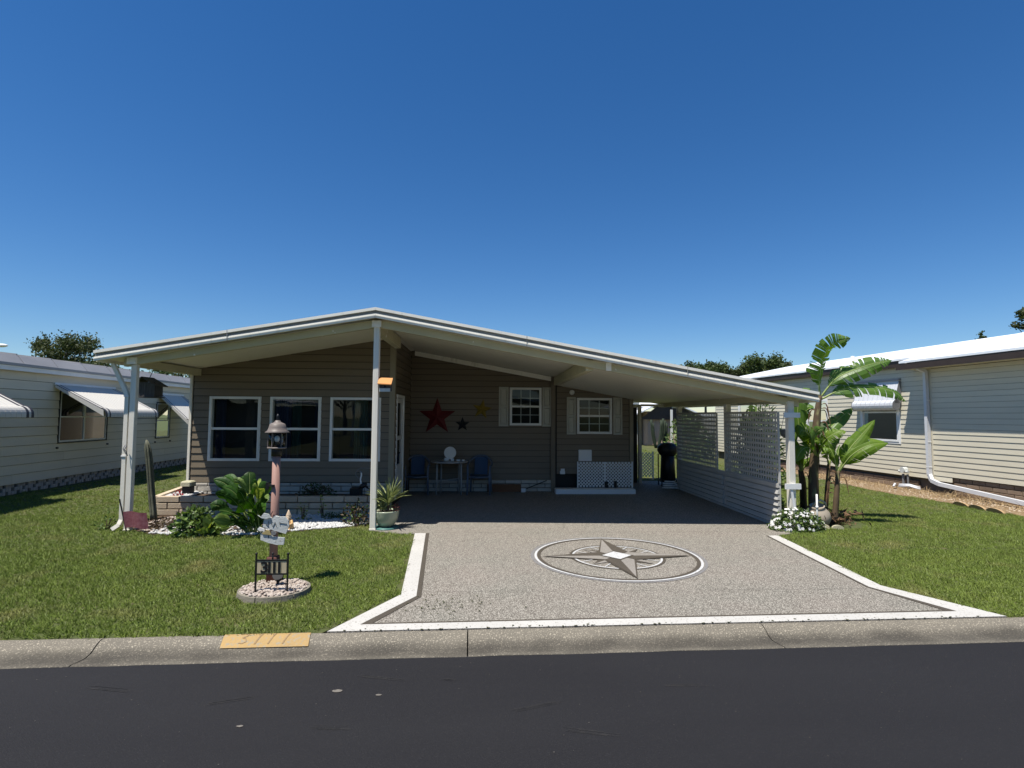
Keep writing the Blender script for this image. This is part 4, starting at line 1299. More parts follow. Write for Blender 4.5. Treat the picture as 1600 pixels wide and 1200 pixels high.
# ================================================================ HOUSES AND YARDS BEHIND
MT['pinkwall'] = M('pink_beige_siding', (0.50, 0.36, 0.29), 0.8, (0.42, 0.30, 0.24), 1, 0.6, 0.1, 30)
MT['dkshingle'] = M('dark_gable_shingle', (0.06, 0.045, 0.04), 0.9, (0.09, 0.07, 0.06), 6, 0.6, 0.3, 20)
MT['greywall'] = M('pale_grey_siding', (0.42, 0.43, 0.40), 0.7, (0.36, 0.37, 0.34), 1, 0.6)
b = thing('house', 'pinkish house with dark gable seen through the back of the carport', 'house', (12.4, 33.0, 0))
for i in range(6):
    x = 9.85 + i * 0.5
    MB().box(x + 0.006, x + 0.494, 33.0, 33.06, 0.05, 2.0).build('wall_board', 'pinkwall', b)
MB().box(9.85, 12.84, 33.07, 38, 0.0, 2.1).build('wall', 'pinkwall', b)
MB().extr([(9.3, 32.8, 1.60), (13.3, 32.8, 1.60), (10.9, 32.8, 2.75)], (0, 0.1, 0)).build('gable', 'dkshingle', b)
for (xa, za, xb, zb) in ((9.1, 1.90, 10.9, 2.78), (10.9, 2.78, 13.5, 1.65)):
    MB().hexa([(xa, 32.5, za), (xb, 32.5, zb), (xb, 38.2, zb), (xa, 38.2, za)], [(xa, 32.5, za + 0.08), (xb, 32.5, zb + 0.08), (xb, 38.2, zb + 0.08), (xa, 38.2, za + 0.08)]).build('roof', 'rhroof', b)
for x in (11.1, 12.5):
    MB().box(x - 0.06, x + 0.06, 32.3, 32.4, 0, 2.2 if x < 11.8 else 1.8).build('porch_post', 'white', b)
b2 = thing('house', 'pale house with a bright white roof glimpsed above the farther lattice screen', 'house', (17.5, 30.0, 0))
MB().box(13.9, 22.0, 30.0, 38.0, 0.0, 2.05).build('wall', 'greywall', b2)
MB().hexa([(13.0, 29.2, 2.10), (22.4, 29.2, 2.10), (22.4, 33.8, 2.75), (14.0, 33.8, 2.75)], [(13.0, 29.2, 2.16), (22.4, 29.2, 2.16), (22.4, 33.8, 2.82), (14.0, 33.8, 2.82)]).build('roof', 'rhroof', b2)
for x in (14.3, 15.6, 17.2, 19.0):
    wnd = MB().box(x, x + 0.8, 29.95, 29.99, 0.8, 1.7).build('window', 'white', b2)
    MB().box(x + 0.07, x + 0.73, 29.93, 29.945, 0.87, 1.63).build('pane', 'dark_room', wnd)
b3 = thing('house', 'grey green house corner with a small dark window far behind the carport opening', 'house', (8.6, 34, 0))
MB().box(6.0, 9.6, 34, 40, 0.0, 3.0).build('wall', 'greywall', b3)
w_ = MB().box(9.0, 9.5, 33.94, 33.99, 1.5, 2.2).build('window', 'white', b3)
MB().box(9.06, 9.44, 33.91, 33.935, 1.56, 2.14).build('pane', 'dark_room', w_)
MB().box(5.8, 9.7, 33.8, 40.2, 3.0, 3.1).build('roof', 'roof_grey', b3)
b4 = thing('house', 'grey roofed mobile home standing far behind between the left neighbour and the porch', 'house', (-20, 33, 0))
MB().box(-26, -12, 33, 40, 0.0, 2.6).build('wall', 'greywall', b4)
MB().hexa([(-26.3, 32.7, 2.65), (-11.7, 32.7, 2.65), (-11.7, 36.5, 3.4), (-26.3, 36.5, 3.4)], [(-26.3, 32.7, 2.75), (-11.7, 32.7, 2.75), (-11.7, 36.5, 3.5), (-26.3, 36.5, 3.5)]).build('roof', 'roof_grey', b4)

# ---- houses across the street (seen only as reflections in the panes)
def street_house(x, y, wd, lab, mt):
    t = thing('house', lab, 'house', (x, y, 0))
    MB().box(x - wd / 2, x + wd / 2, y - 9, y, 0.0, 2.5).build('wall', mt, t)
    MB().box(x + wd / 2, x + wd / 2 + 4, y - 9, y - 8.9, 0.0, 2.4).build('carport_wall', mt, t)
    for (xa, za, xb, zb) in ((x - wd / 2 - 0.4, 2.5, x, 3.5), (x, 3.5, x + wd / 2 + 4.2, 2.4)):
        MB().hexa([(xa, y - 9.2, za), (xb, y - 9.2, zb), (xb, y + 1.2, zb), (xa, y + 1.2, za)], [(xa, y - 9.2, za + 0.14), (xb, y - 9.2, zb + 0.14), (xb, y + 1.2, zb + 0.14), (xa, y + 1.2, za + 0.14)]).build('roof', 'rhroof', t)
    for k in range(3):
        xx = x - wd / 2 + 0.6 + k * wd / 3.2
        f_ = MB().box(xx, xx + 1.1, y + 0.01, y + 0.05, 0.9, 2.1).build('window', 'white', t)
        MB().box(xx + 0.07, xx + 1.03, y + 0.052, y + 0.06, 0.97, 2.03).build('pane', 'dark_room', f_)
    for px in (x - wd / 2 - 0.2, x + wd / 2 + 4.0):
        MB().box(px - 0.06, px + 0.06, y + 1.0, y + 1.12, 0, 2.45).build('porch_post', 'white', t)
street_house(-3.0, -10.5, 8.5, 'pale house with white roof across the street facing the taupe home', 'lhsiding')
street_house(-20.0, -10.5, 8.5, 'grey house across the street opposite the grey cream mobile home', 'greywall')
street_house(14.5, -10.5, 8.5, 'cream house across the street opposite the cream vinyl mobile home', 'rhsiding')

# ================================================================ PLANTER AND FRONT BED
MT['stone_white'] = M('white_marble_chip', (0.62, 0.62, 0.60), 0.8, (0.42, 0.41, 0.40), 12, 0.7, 0.2, 40, coord='World')
MT['stone_mix'] = M('mixed_pale_chip', (0.55, 0.50, 0.44), 0.8, (0.26, 0.18, 0.13), 14, 0.8, 0.2, 40, coord='World')
MT['cap'] = M('weathered_cap_block', (0.50, 0.46, 0.33), 0.9, (0.38, 0.36, 0.22), 9, 0.7, 0.5, 50)
PY = 9.78
pl = thing('block_planter', 'low tan block planter wall running in front of the three big windows', 'planter', (-3.8, PY, 0))
bricks(pl, (-5.68, PY), (-1.98, PY), 0.0, 0.33, 0.11, 0.40, 'brick', d=0.12, joint=0.016)
bricks(pl, (-6.0, 11.3), (-5.70, PY), 0.0, 0.33, 0.11, 0.40, 'brick', d=0.10, joint=0.010)
MB().box(-5.6, -2.0, PY + 0.07, 10.5, 0.0, 0.26).build('planter_soil', 'mulch', pl)
mb = MB()
mb.extr([(-5.93, 11.2, 0.0), (-5.62, PY + 0.09, 0.0), (-5.6, PY + 0.8, 0.0), (-5.6, 11.2, 0.0)], (0, 0, 0.27))
mb.build('planter_soil', 'mulch', pl)
MB().cbox(-5.52, -5.33, 10.16, 10.36, 0.44, 0.53, 0.02).build('cap_block', 'cap', pl)
MB().box(-5.50, -5.35, 10.20, 10.33, 0.25, 0.44).build('cap_stem', 'black', pl)
mb = MB()
for i in range(420):
    x = random.uniform(-5.7, -5.3)
    y = random.uniform(PY + 0.1, 10.9)
    if x < -5.62 - (y - PY) * 0.2:
        continue
    mb.blob((x, y, 0.29), random.uniform(0.015, 0.04), (1, 1, 0.7), 0.25, 0)
tag(mb.build('white_stones', 'stone_white', kind='stuff'), 'white rocks inside the open end of the tan block planter', 'rocks')
def inpoly(x, y, P):
    c = False
    for i in range(len(P)):
        (x0, y0), (x1, y1) = P[i], P[(i + 1) % len(P)]
        if (y0 > y) != (y1 > y) and x < (x1 - x0) * (y - y0) / (y1 - y0) + x0:
            c = not c
    return c
BED = [(-5.55, 8.75), (-4.9, 8.25), (-4.2, 8.02), (-3.85, 8.12), (-3.3, 8.15), (-2.85, 8.38), (-2.3, 8.62), (-1.84, 8.86), (-1.84, 9.75), (-5.6, 9.75)]
sheet('planting_bed', BED, 0.002, 'mulch')
mb = MB()
k = 0
while k < 3600:
    x = random.uniform(-4.95, -1.9)
    y = random.uniform(8.0, 9.72)
    if not inpoly(x, y - 0.02, BED):
        continue
    if x < -3.4 and y > 8.3 and random.random() < 0.75:
        continue
    r = random.uniform(0.012, 0.030)
    mb.blob((x, y, 0.006 + r * 0.4), r, (1, random.uniform(0.7, 1), 0.65), 0.2, 0, Matrix.Rotation(random.uniform(0, 6), 3, 'Z'))
    k += 1
tag(mb.build('white_gravel', 'stone_white', kind='stuff'), 'white stone gravel filling the bed below the front windows', 'gravel')
mb = MB()
for i in range(330):
    x = random.uniform(-5.4, -4.4)
    y = random.uniform(8.3, 9.6)
    if inpoly(x, y, BED):
        r = random.uniform(0.012, 0.035)
        mb.blob((x, y, r * 0.4), r, (1, 0.9, 0.6), 0.3, 0)
tag(mb.build('loose_stones', 'stone_mix', kind='stuff'), 'loose pale stones on brown soil beside the tall cactus', 'stones')

# ================================================================ PLANTS
LEAF = {}
MT['leaf_banana'] = M('banana_leaf', (0.12, 0.21, 0.025), 0.42, (0.06, 0.13, 0.018), 2.5, 0.7, 0.3, 30, stretch=(1, 1, 1), spec=0.5, trans=0.33, col3=(0.24, 0.24, 0.06), scale3=5, thr3=(0.62, 0.78))
MT['leaf_banana_bright'] = M('young_banana_leaf', (0.17, 0.26, 0.025), 0.5, (0.09, 0.17, 0.018), 4, 0.7, 0.4, 30, spec=0.3, trans=0.38, col3=(0.30, 0.28, 0.08), scale3=7, thr3=(0.64, 0.78))
MT['leaf_midrib'] = M('leaf_midrib', (0.32, 0.38, 0.12), 0.5, (0.24, 0.30, 0.09), 5, 0.5)
MT['banana_stem'] = M('banana_pseudostem', (0.16, 0.11, 0.06), 0.8, (0.06, 0.04, 0.025), 9, 0.7, 0.7, 25, stretch=(1, 1, 0.3), col3=(0.26, 0.24, 0.10), scale3=14, thr3=(0.55, 0.7))
MT['dead_leaf'] = M('dead_banana_leaf', (0.20, 0.12, 0.06), 0.95, (0.09, 0.05, 0.03), 6, 0.7, 0.5, 30)
MT['leaf_ginger'] = M('broad_green_leaf', (0.045, 0.11, 0.014), 0.5, (0.02, 0.055, 0.010), 9, 0.7, 0.3, 30, spec=0.25, trans=0.25, rnd=0.35)
MT['leaf_varieg'] = M('variegated_leaf', (0.42, 0.46, 0.10), 0.4, (0.07, 0.15, 0.025), 22, 0.35, 0.2, 30, trans=0.25, rnd=0.15)
MT['leaf_shrub'] = M('shrub_leaf', (0.030, 0.065, 0.014), 0.5, (0.085, 0.13, 0.03), 9, 0.5, trans=0.2, coord='World')
MT['leaf_light'] = M('light_green_leaf', (0.20, 0.27, 0.07), 0.5, (0.10, 0.17, 0.04), 8, 0.7, trans=0.25, coord='World')
MT['leaf_red'] = M('brown_red_leaf', (0.10, 0.055, 0.03), 0.6, (0.05, 0.05, 0.02), 9, 0.7, trans=0.15, coord='World')
MT['leaf_yucca'] = M('striped_spiky_leaf', (0.46, 0.48, 0.22), 0.5, (0.13, 0.19, 0.06), 20, 0.5, trans=0.15, rnd=0.35)
MT['stem_brown'] = M('twig', (0.11, 0.075, 0.045), 0.9, (0.07, 0.045, 0.03), 8, 0.6)
MT['petal_white'] = M('white_petal', (0.85, 0.84, 0.82), 0.6, (0.75, 0.73, 0.70), 20, 0.5, trans=0.2)
MT['petal_red'] = M('red_petal', (0.42, 0.02, 0.03), 0.6, (0.25, 0.01, 0.03), 20, 0.5, trans=0.2)
MT['leaf_tree'] = M('tree_leaf', (0.040, 0.070, 0.018), 0.6, (0.085, 0.11, 0.03), 0.7, 0.6, trans=0.2, coord='World')
MT['leaf_tree2'] = M('tree_leaf_olive', (0.075, 0.085, 0.028), 0.6, (0.035, 0.055, 0.015), 0.8, 0.6, trans=0.2, coord='World')
MT['bark'] = M('grey_bark', (0.13, 0.11, 0.09), 0.95, (0.07, 0.06, 0.05), 4, 0.7, 0.8, 12, stretch=(1, 1, 0.3))

def spline(P, n):
    P = [Vector(p) for p in P]
    if len(P) == 2:
        return [P[0].lerp(P[1], i / (n - 1)) for i in range(n)]
    Q = [P[0] * 2 - P[1]] + P + [P[-1] * 2 - P[-2]]
    out = []
    m = len(P) - 1
    for i in range(n):
        t = i / (n - 1) * m
        k = min(int(t), m - 1)
        f = t - k
        a, b, c, d = Q[k:k + 4]
        out.append(0.5 * ((2 * b) + (c - a) * f + (2 * a - 5 * b + 4 * c - d) * f * f + (3 * b - a - 3 * c + d) * f ** 3))
    return out

def big_leaf(parent, P, hw, mat, tear=0.5, fold=0.25, droop=0.35, petiole=0.14, n=26, up=(0, -0.45, 1), rs=1, name='leaf', ragged=0.1, rib='leaf_midrib', ribr=0.012):
    R = random.Random(rs)
    S_ = spline(P, n)
    mb = MB()
    up = Vector(up).normalized()
    L = sum((S_[i + 1] - S_[i]).length for i in range(n - 1))
    pts = []
    for i in range(n):
        t = i / (n - 1)
        T = (S_[min(i + 1, n - 1)] - S_[max(i - 1, 0)]).normalized()
        sd_ = T.cross(up)
        if sd_.length < 0.15:
            sd_ = T.cross(Vector((1, 0.3, 0)))
        sd_.normalize()
        nr = sd_.cross(T).normalized()
        tt = (t - petiole) / (1 - petiole)
        w_ = 0 if tt <= 0 else hw * (min(1, tt / 0.16) ** 0.6) * (1 - max(0, (tt - 0.45) / 0.55) ** 1.7) ** 0.9
        pts.append((S_[i], T, sd_, nr, w_, tt))
    for s in (-1, 1):
        i = 0
        while i < n - 1:
            if pts[i + 1][5] <= 0:
                i += 1
                continue
            ln = R.randint(1, 3) if R.random() < tear else R.randint(3, 8)
            j = min(n - 1, i + ln)
            dr = droop * R.uniform(0.6, 1.5)
            sw = R.uniform(-0.06, 0.10) * tear
            gp = (0.11 * R.random() if tear > 0.05 else 0) * (1 if R.random() < tear else 0)
            sh = 1 - ragged * R.random()
            rows = []
            for k in range(i, j + 1):
                c, T, sd_, nr, w_, tt = pts[k]
                row = []
                for m in range(4):
                    f = m / 3
                    a = fold - dr * f * 1.6
                    cc = c
                    x = w_ * f * sh
                    fw = x * 0.25 + sw * w_ * f
                    if k == i and i > 0:
                        fw += gp * f * w_ * 0.6
                    if k == j and j < n - 1:
                        fw -= gp * f * w_ * 0.6
                    row.append(cc + sd_ * (s * x * math.cos(a * 0.7)) + nr * (x * math.sin(a)) + T * fw + nr * (0.004 if m else 0.0))
                rows.append(row)
            for a in range(len(rows) - 1):
                for m in range(3):
                    mb.poly([rows[a][m], rows[a][m + 1], rows[a + 1][m + 1], rows[a + 1][m]])
            i = j
    o = mb.build(name, mat, parent, smooth=True)
    r0 = ribr
    MB().tube(S_, [r0 * (1.6 if i / (n - 1) < petiole else 1.0) * (1 - 0.85 * i / (n - 1)) for i in range(n)], 5).build('midrib', rib, o, smooth=True)
    return o

# ---- banana plants by the carport post
def banana(label, base, stem_pts, radii, leaves, skirt=0):
    t = thing('banana_plant', label, 'banana plant', base, 0, 'banana plants beside the carport')
    MB().tube(spline(stem_pts, 14), [radii[0] + (radii[1] - radii[0]) * (i / 13) + 0.006 * random.random() for i in range(14)], 10).build('trunk', 'banana_stem', t, smooth=True)
    for k, (P, hw, mt, tear, up) in enumerate(leaves):
        big_leaf(t, P, hw, mt, tear=tear, rs=k * 7 + len(P) * 3 + int(abs(base[0]) * 100), up=up, n=64 if tear > 0.45 else 30)
    for k in range(skirt):
        a = random.uniform(0, 6.28)
        p = Vector(stem_pts[0]).lerp(Vector(stem_pts[-1]), random.uniform(0.45, 0.95))
        q = p + Vector((math.cos(a) * 0.12, math.sin(a) * 0.12, 0.02))
        r = q + Vector((math.cos(a) * 0.05, math.sin(a) * 0.05, -random.uniform(0.2, 0.45)))
        big_leaf(t, [p, q, r], 0.018, 'dead_leaf', tear=0.8, droop=0.9, n=8, rs=k, name='dead_leaf', rib='dead_leaf', ribr=0.005)
    return t
N_, BB = 'leaf_banana', 'leaf_banana_bright'
fu = (-0.25, -0.75, 0.6)
banana('tallest banana plant with long torn leaves reaching above the carport eave', (5.66,9.26,0), [(5.66,9.26,0), (5.66,9.25,0.79), (5.71,9.2,1.68), (5.77,9.2,2.14)], (0.090, 0.038), [
    ([(5.77,9.2,2.14), (5.75,9.15,2.45), (5.8,9.1,2.78), (5.9,9,3.01), (6.15,8.9,3.11)], 0.25, N_, 0.85, (0.5, -0.85, 0.1)),
    ([(5.79,9.2,2.12), (6.01,9.1,2.43), (6.33,9,2.6), (6.63,8.95,2.7), (6.86,8.9,2.74)], 0.20, N_, 0.8, (-0.3, -0.8, 0.55)),
    ([(5.8,9.2,2.08), (6.1,9.1,2.24), (6.49,9,2.29), (6.86,8.9,2.21), (7.05,8.85,2.03)], 0.18, N_, 0.7, (0.1, -0.7, 0.75)),
    ([(5.75,9.25,2.05), (5.62,9.3,2.19), (5.48,9.35,1.99), (5.48,9.35,1.62), (5.58,9.35,1.29)], 0.15, N_, 0.4, (-0.6, -0.8, 0.2)),
    ([(5.76,9.3,1.9), (5.74,9.5,1.9), (5.6,9.6,1.67), (5.52,9.6,1.21)], 0.12, N_, 0.4, (-0.2, -0.8, 0.3)),
    ([(5.71,9.2,1.34), (5.99,9.25,1.59), (6.24,9.3,1.79), (6.46,9.35,1.93)], 0.13, N_, 0.3, fu),
    ([(5.69,9.2,1.18), (5.5,9.05,1.42), (5.31,8.95,1.55), (5.21,8.9,1.46)], 0.15, BB, 0.6, (-0.5, -0.75, 0.5)),
    ([(5.69,9.2,1.1), (5.44,9,1.25), (5.25,8.9,1.21), (5.11,8.85,1.02)], 0.14, BB, 0.6, (-0.4, -0.8, 0.4)),
    ([(5.7,9.2,1.08), (5.67,9,1.25), (5.73,8.9,1.25), (5.78,8.85,1.09)], 0.13, BB, 0.5, (0.2, -0.8, 0.5)),
    ([(5.68,9.2,1.1), (5.5,8.95,1.36), (5.52,8.9,1.51), (5.65,8.9,1.59)], 0.12, N_, 0.5, (0.5, -0.8, 0.3)),
    ([(5.72,9.2,1.21), (5.75,9,1.4), (5.87,8.9,1.51), (5.99,8.85,1.53)], 0.12, BB, 0.5, (0.1, -0.7, 0.7)),
], 10)
banana('short banana plant with bright leaves tucked behind the carport post', (5.92,10.01,0), [(5.92,10.01,0), (5.67,9.6,0.53), (5.58,9.5,0.82)], (0.06, 0.04), [
    ([(5.58,9.5,0.79), (5.47,9.4,1.05), (5.35,9.3,1.28), (5.28,9.3,1.4)], 0.10, BB, 0.5, (-0.5, -0.8, 0.3)),
    ([(5.59,9.5,0.79), (5.53,9.3,1.09), (5.54,9.2,1.32), (5.61,9.2,1.41)], 0.10, BB, 0.4, (0.4, -0.8, 0.4)),
    ([(5.58,9.5,0.79), (5.46,9.3,1.06), (5.37,9.2,1.21), (5.26,9.1,1.11)], 0.08, N_, 0.3, (0, -0.9, 0.4)),
    ([(5.59,9.5,0.79), (5.65,9.4,0.98), (5.71,9.3,1.05), (5.74,9.2,0.99)], 0.08, BB, 0.3, (0, -0.7, 0.7)),
], 6)
banana('slim banana plant nearest the cream house with two pale green leaves', (5.87,9.03,0), [(5.87,9.03,0), (5.9,9,0.5), (5.93,9,0.87)], (0.05, 0.028), [
    ([(5.93,9,0.84), (6.05,8.9,1.2), (6.25,8.85,1.47), (6.46,8.8,1.73)], 0.145, BB, 0.25, (-0.5, -0.8, 0.5)),
    ([(5.94,9,0.84), (6.07,8.85,1.13), (6.31,8.75,1.31), (6.6,8.7,1.35)], 0.16, BB, 0.35, (0.1, -0.75, 0.65)),
    ([(5.92,9,0.84), (5.84,8.95,1.09), (5.74,8.9,1.25), (5.7,8.9,1.36)], 0.07, BB, 0.2, (-0.3, -0.9, 0.3)),
    ([(5.92,9,0.84), (6,9.1,1.11), (6.11,9.2,1.3)], 0.04, N_, 0.1, (0, -1, 0.1)),
], 5)
banana('thin banana plant between the tallest stem and the slim one', (6,9.5,0), [(6,9.5,0), (5.92,9.3,0.45), (5.97,9.3,0.95)], (0.04, 0.025), [
    ([(5.97,9.3,0.92), (5.85,9.2,1.18), (5.68,9.1,1.35), (5.51,9,1.35)], 0.11, BB, 0.5, (0, -0.8, 0.6)),
    ([(5.97,9.3,0.92), (6.06,9.3,1.23), (6.18,9.3,1.41)], 0.07, N_, 0.2, (0.3, -0.9, 0.3)),
], 5)
# debris at their feet
mb = MB()
for i in range(420):
    c = Vector((random.gauss(5.75, 0.22), random.gauss(9.2, 0.25), random.uniform(0.0, 0.16)))
    d = Vector((random.gauss(0, 1), random.gauss(0, 1), random.gauss(0, 0.5))).normalized() * random.uniform(0.04, 0.13)
    e_ = d.cross(Vector((0, 0, 1))).normalized() * random.uniform(0.008, 0.02)
    mb.poly([c - d, c + e_ + Vector((0, 0, 0.015)), c + d, c - e_])
tag(mb.build('leaf_litter', 'dead_leaf', kind='stuff'), 'pile of dead brown leaves around the banana stems', 'leaf litter')
# scalloped edging
for i in range(8):
    a = -2.35 + i * 0.30
    cx, cy = 5.72 + 0.66 * math.sin(a), 9.03 - 0.56 * math.cos(a)
    if i < 1:
        continue
    t_ = Vector((math.cos(a), math.sin(a), 0))
    nn = Vector((math.sin(a), -math.cos(a), 0))
    prof = [Vector((cx, cy, 0)) + t_ * 0.085 * math.cos(PI * k / 8) + Vector((0, 0, 0.02 + 0.045 * math.sin(PI * k / 8))) for k in range(9)]
    prof = [Vector((cx, cy, 0)) + t_ * 0.085] + prof + [Vector((cx, cy, 0)) - t_ * 0.085]
    tag(MB().extr(prof, nn * 0.04).build('edging_stone', 'cap'), ('scalloped edging block touching the white stake', 'second scalloped edging block from the white stake', 'third scalloped edging block counted from the white stake', 'scalloped edging block straight in front of the slim banana plant', 'fifth scalloped edging block counted from the white stake', 'scalloped edging block before the last one on the lawn side', 'last scalloped edging block, farthest from the white stake')[i - 1], 'edging stone', 'scalloped edging around the banana plants')
MT['urn'] = M('glazed_grey_beige_urn', (0.40, 0.34, 0.26), 0.45, (0.30, 0.26, 0.20), 3, 0.6, 0.1, 20)
u_ = thing('clay_urn', 'tipped grey beige clay urn with an arched mouth at the banana stems', 'urn', (5.45,8.82,0))
ub = MB().lathe([(0.10, 0.0), (0.17, 0.05), (0.20, 0.13), (0.18, 0.22), (0.13, 0.28), (0.10, 0.31), (0.115, 0.34), (0.10, 0.345), (0.085, 0.32)], (0, 0, 0), 20)
o = ub.build('vessel', 'urn', u_, smooth=True, local=True)
o.rotation_euler = (rad(14), rad(-10), 0)
MB().tube([(-0.10, -0.04, 0.30), (-0.06, -0.06, 0.38), (0.02, -0.06, 0.41), (0.10, -0.05, 0.36), (0.12, -0.04, 0.30)], 0.018, 8).build('arched_handle', 'cap', u_, smooth=True, local=True)
tag(MB().tube([(5.17, 8.38, 0), (5.17, 8.38, 0.56)], 0.014, 8).tube([(5.17, 8.38, 0.34), (5.17, 8.38, 0.38)], 0.021, 8).build('white_stake', 'white', smooth=True), 'thin white plastic stake standing in front of the clay urn', 'stake')

# ---- shrubs
def shrub(name, label, cat, base, rx, ry, h, n, ls, mats, stem_n=9, flowers=None, seed=1, group=None, aspect=0.5, hollow=0.35, curl=0.25):
    R = random.Random(seed)
    t = thing(name, label, cat, base, 0, group)
    B = Vector(base)
    mb = MB()
    for i in range(n):
        while True:
            d = Vector((R.uniform(-1, 1), R.uniform(-1, 1), R.uniform(-0.15, 1)))
            if hollow < d.length < 1 and noise.noise(d * 2.3 + Vector((seed, 0, 0))) > -0.22:
                break
        c = B + Vector((d.x * rx, d.y * ry, max(0.02, 0.02 + d.z * h)))
        out = (d + Vector((R.gauss(0, 0.5), R.gauss(0, 0.5), 0.35 + R.gauss(0, 0.4)))).normalized()
        T = (d + Vector((R.gauss(0, 0.9), R.gauss(0, 0.9), R.gauss(0, 0.6)))).normalized()
        sd_ = T.cross(out)
        if sd_.length < 0.05:
            continue
        sd_.normalize()
        nn = sd_.cross(T)
        l = ls * R.uniform(0.6, 1.3)
        w_ = l * aspect * 0.5
        mb.cur = R.randrange(len(mats))
        p0, p1, p2, p3 = c, c + T * l * 0.5 + sd_ * w_ + nn * l * curl * 0.2, c + T * l - nn * l * curl * 0.3, c + T * l * 0.5 - sd_ * w_ + nn * l * curl * 0.2
        pm = c + T * l * 0.5 - nn * l * 0.06
        mb.poly([p0, p1, p2, pm])
        mb.poly([p0, pm, p2, p3])
    mb.build('foliage', list(mats), t, kind='stuff')
    mb = MB()
    for i in range(stem_n):
        a = R.uniform(0, 6.28)
        r = R.uniform(0.3, 0.9)
        e_ = B + Vector((math.cos(a) * rx * r, math.sin(a) * ry * r, h * R.uniform(0.5, 0.85)))
        mb.tube([B + Vector((math.cos(a) * 0.02, math.sin(a) * 0.02, 0)), B.lerp(e_, 0.5) + Vector((0, 0, h * 0.08)), e_], [0.008, 0.006, 0.003], 4)
    mb.build('stems', 'stem_brown', t, kind='stuff')
    if flowers:
        fn, fr_, fm = flowers
        fl = MB()
        for k in range(5):
            a = 2 * PI * k / 5
            c0, c1 = math.cos(a), math.sin(a)
            fl.poly([(0, 0, 0), (fr_ * 0.75 * math.cos(a - 0.5), fr_ * 0.75 * math.sin(a - 0.5), 0.004), (fr_ * c0, fr_ * c1, 0.0), (fr_ * 0.75 * math.cos(a + 0.5), fr_ * 0.75 * math.sin(a + 0.5), 0.004)])
        fm_ = fl.mesh('flower', fm)
        for i in range(fn):
            while True:
                d = Vector((R.uniform(-1, 1), R.uniform(-1, 0.5), R.uniform(0.0, 1)))
                if 0.85 < d.length < 1.0:
                    break
            q = Vector((d.x * rx * 1.04, d.y * ry * 1.04, 0.03 + d.z * h * 1.04))
            nv = (d + Vector((R.gauss(0, 0.25), -0.35 + R.gauss(0, 0.25), 0.35))).normalized()
            inst(fm_, 'flower', t, q, nv.to_track_quat('Z', 'Y').to_euler())
    return t
shrub('flowering_bush', 'low bush dotted with white flowers at the foot of the carport post', 'flower bush', (4.86, 8.42, 0), 0.42, 0.24, 0.31, 2000, 0.05, ('leaf_shrub', 'leaf_light', 'leaf_shrub'), 12, (80, 0.027, 'petal_white'), 3)
shrub('leafy_shrub', 'rounded variegated shrub between the tall cactus and the broad leaved plant', 'shrub', (-4.22, 8.22, 0), 0.30, 0.24, 0.36, 800, 0.085, ('leaf_shrub', 'leaf_light', 'leaf_shrub'), 9, None, 5, aspect=0.6)
shrub('leafy_shrub', 'sparse brown red shrub at the foot of the middle porch post', 'shrub', (-2.08, 8.95, 0), 0.23, 0.2, 0.36, 420, 0.055, ('leaf_red', 'leaf_red', 'leaf_shrub'), 16, None, 8, hollow=0.2)
shrub('small_plant', 'small yellow green leafy plant on the white gravel before the broad leaved plant', 'plant', (-3.98, 8.16, 0), 0.13, 0.11, 0.14, 50, 0.16, ('leaf_light', 'leaf_varieg'), 4, None, 9, aspect=0.6)
shrub('small_plant', 'spindly cream and green plant rising from the gravel behind the gnome', 'plant', (-3.02, 9.25, 0), 0.10, 0.09, 0.30, 60, 0.05, ('leaf_varieg', 'leaf_light'), 7, None, 10, hollow=0.1)
shrub('small_plant', 'tiny yellow green sprig in front of the shaded block planter', 'plant', (-2.78, 9.5, 0), 0.06, 0.06, 0.36, 30, 0.045, ('leaf_light', 'leaf_varieg'), 4, None, 11, hollow=0.6)
shrub('creeping_plant', 'dark creeping plant spread over the shaded white gravel', 'plant', (-2.52, 9.38, 0), 0.26, 0.12, 0.08, 260, 0.045, ('leaf_shrub',), 6, None, 12, hollow=0.1)
shrub('leafy_shrub', 'dark low shrub growing inside the block planter under the windows', 'shrub', (-3.1, 10.2, 0.26), 0.36, 0.14, 0.22, 500, 0.05, ('leaf_red', 'leaf_shrub'), 12, None, 13, hollow=0.2)
shrub('small_plant', 'bright red flowering plant among the white rocks of the planter end', 'plant', (-5.45, 9.98, 0.27), 0.07, 0.06, 0.10, 50, 0.05, ('petal_red',), 3, None, 14, hollow=0.1)
shrub('small_plant', 'weedy green plant behind the downspout beside the tall cactus', 'plant', (-5.55, 10.6, 0), 0.18, 0.12, 0.22, 90, 0.07, ('leaf_shrub', 'leaf_light'), 5, None, 15, hollow=0.3)
shrub('leafy_shrub', 'low dead looking shrub with brown twigs behind the maroon garden flag', 'shrub', (-4.95, 8.62, 0), 0.34, 0.2, 0.12, 260, 0.05, ('leaf_red', 'leaf_red'), 16, None, 16, hollow=0.1)
shrub('small_plant', 'small green sprig at the base of the left front post', 'plant', (-5.72, 8.6, 0), 0.15, 0.12, 0.2, 60, 0.06, ('leaf_shrub', 'leaf_light'), 6, None, 17, hollow=0.3)

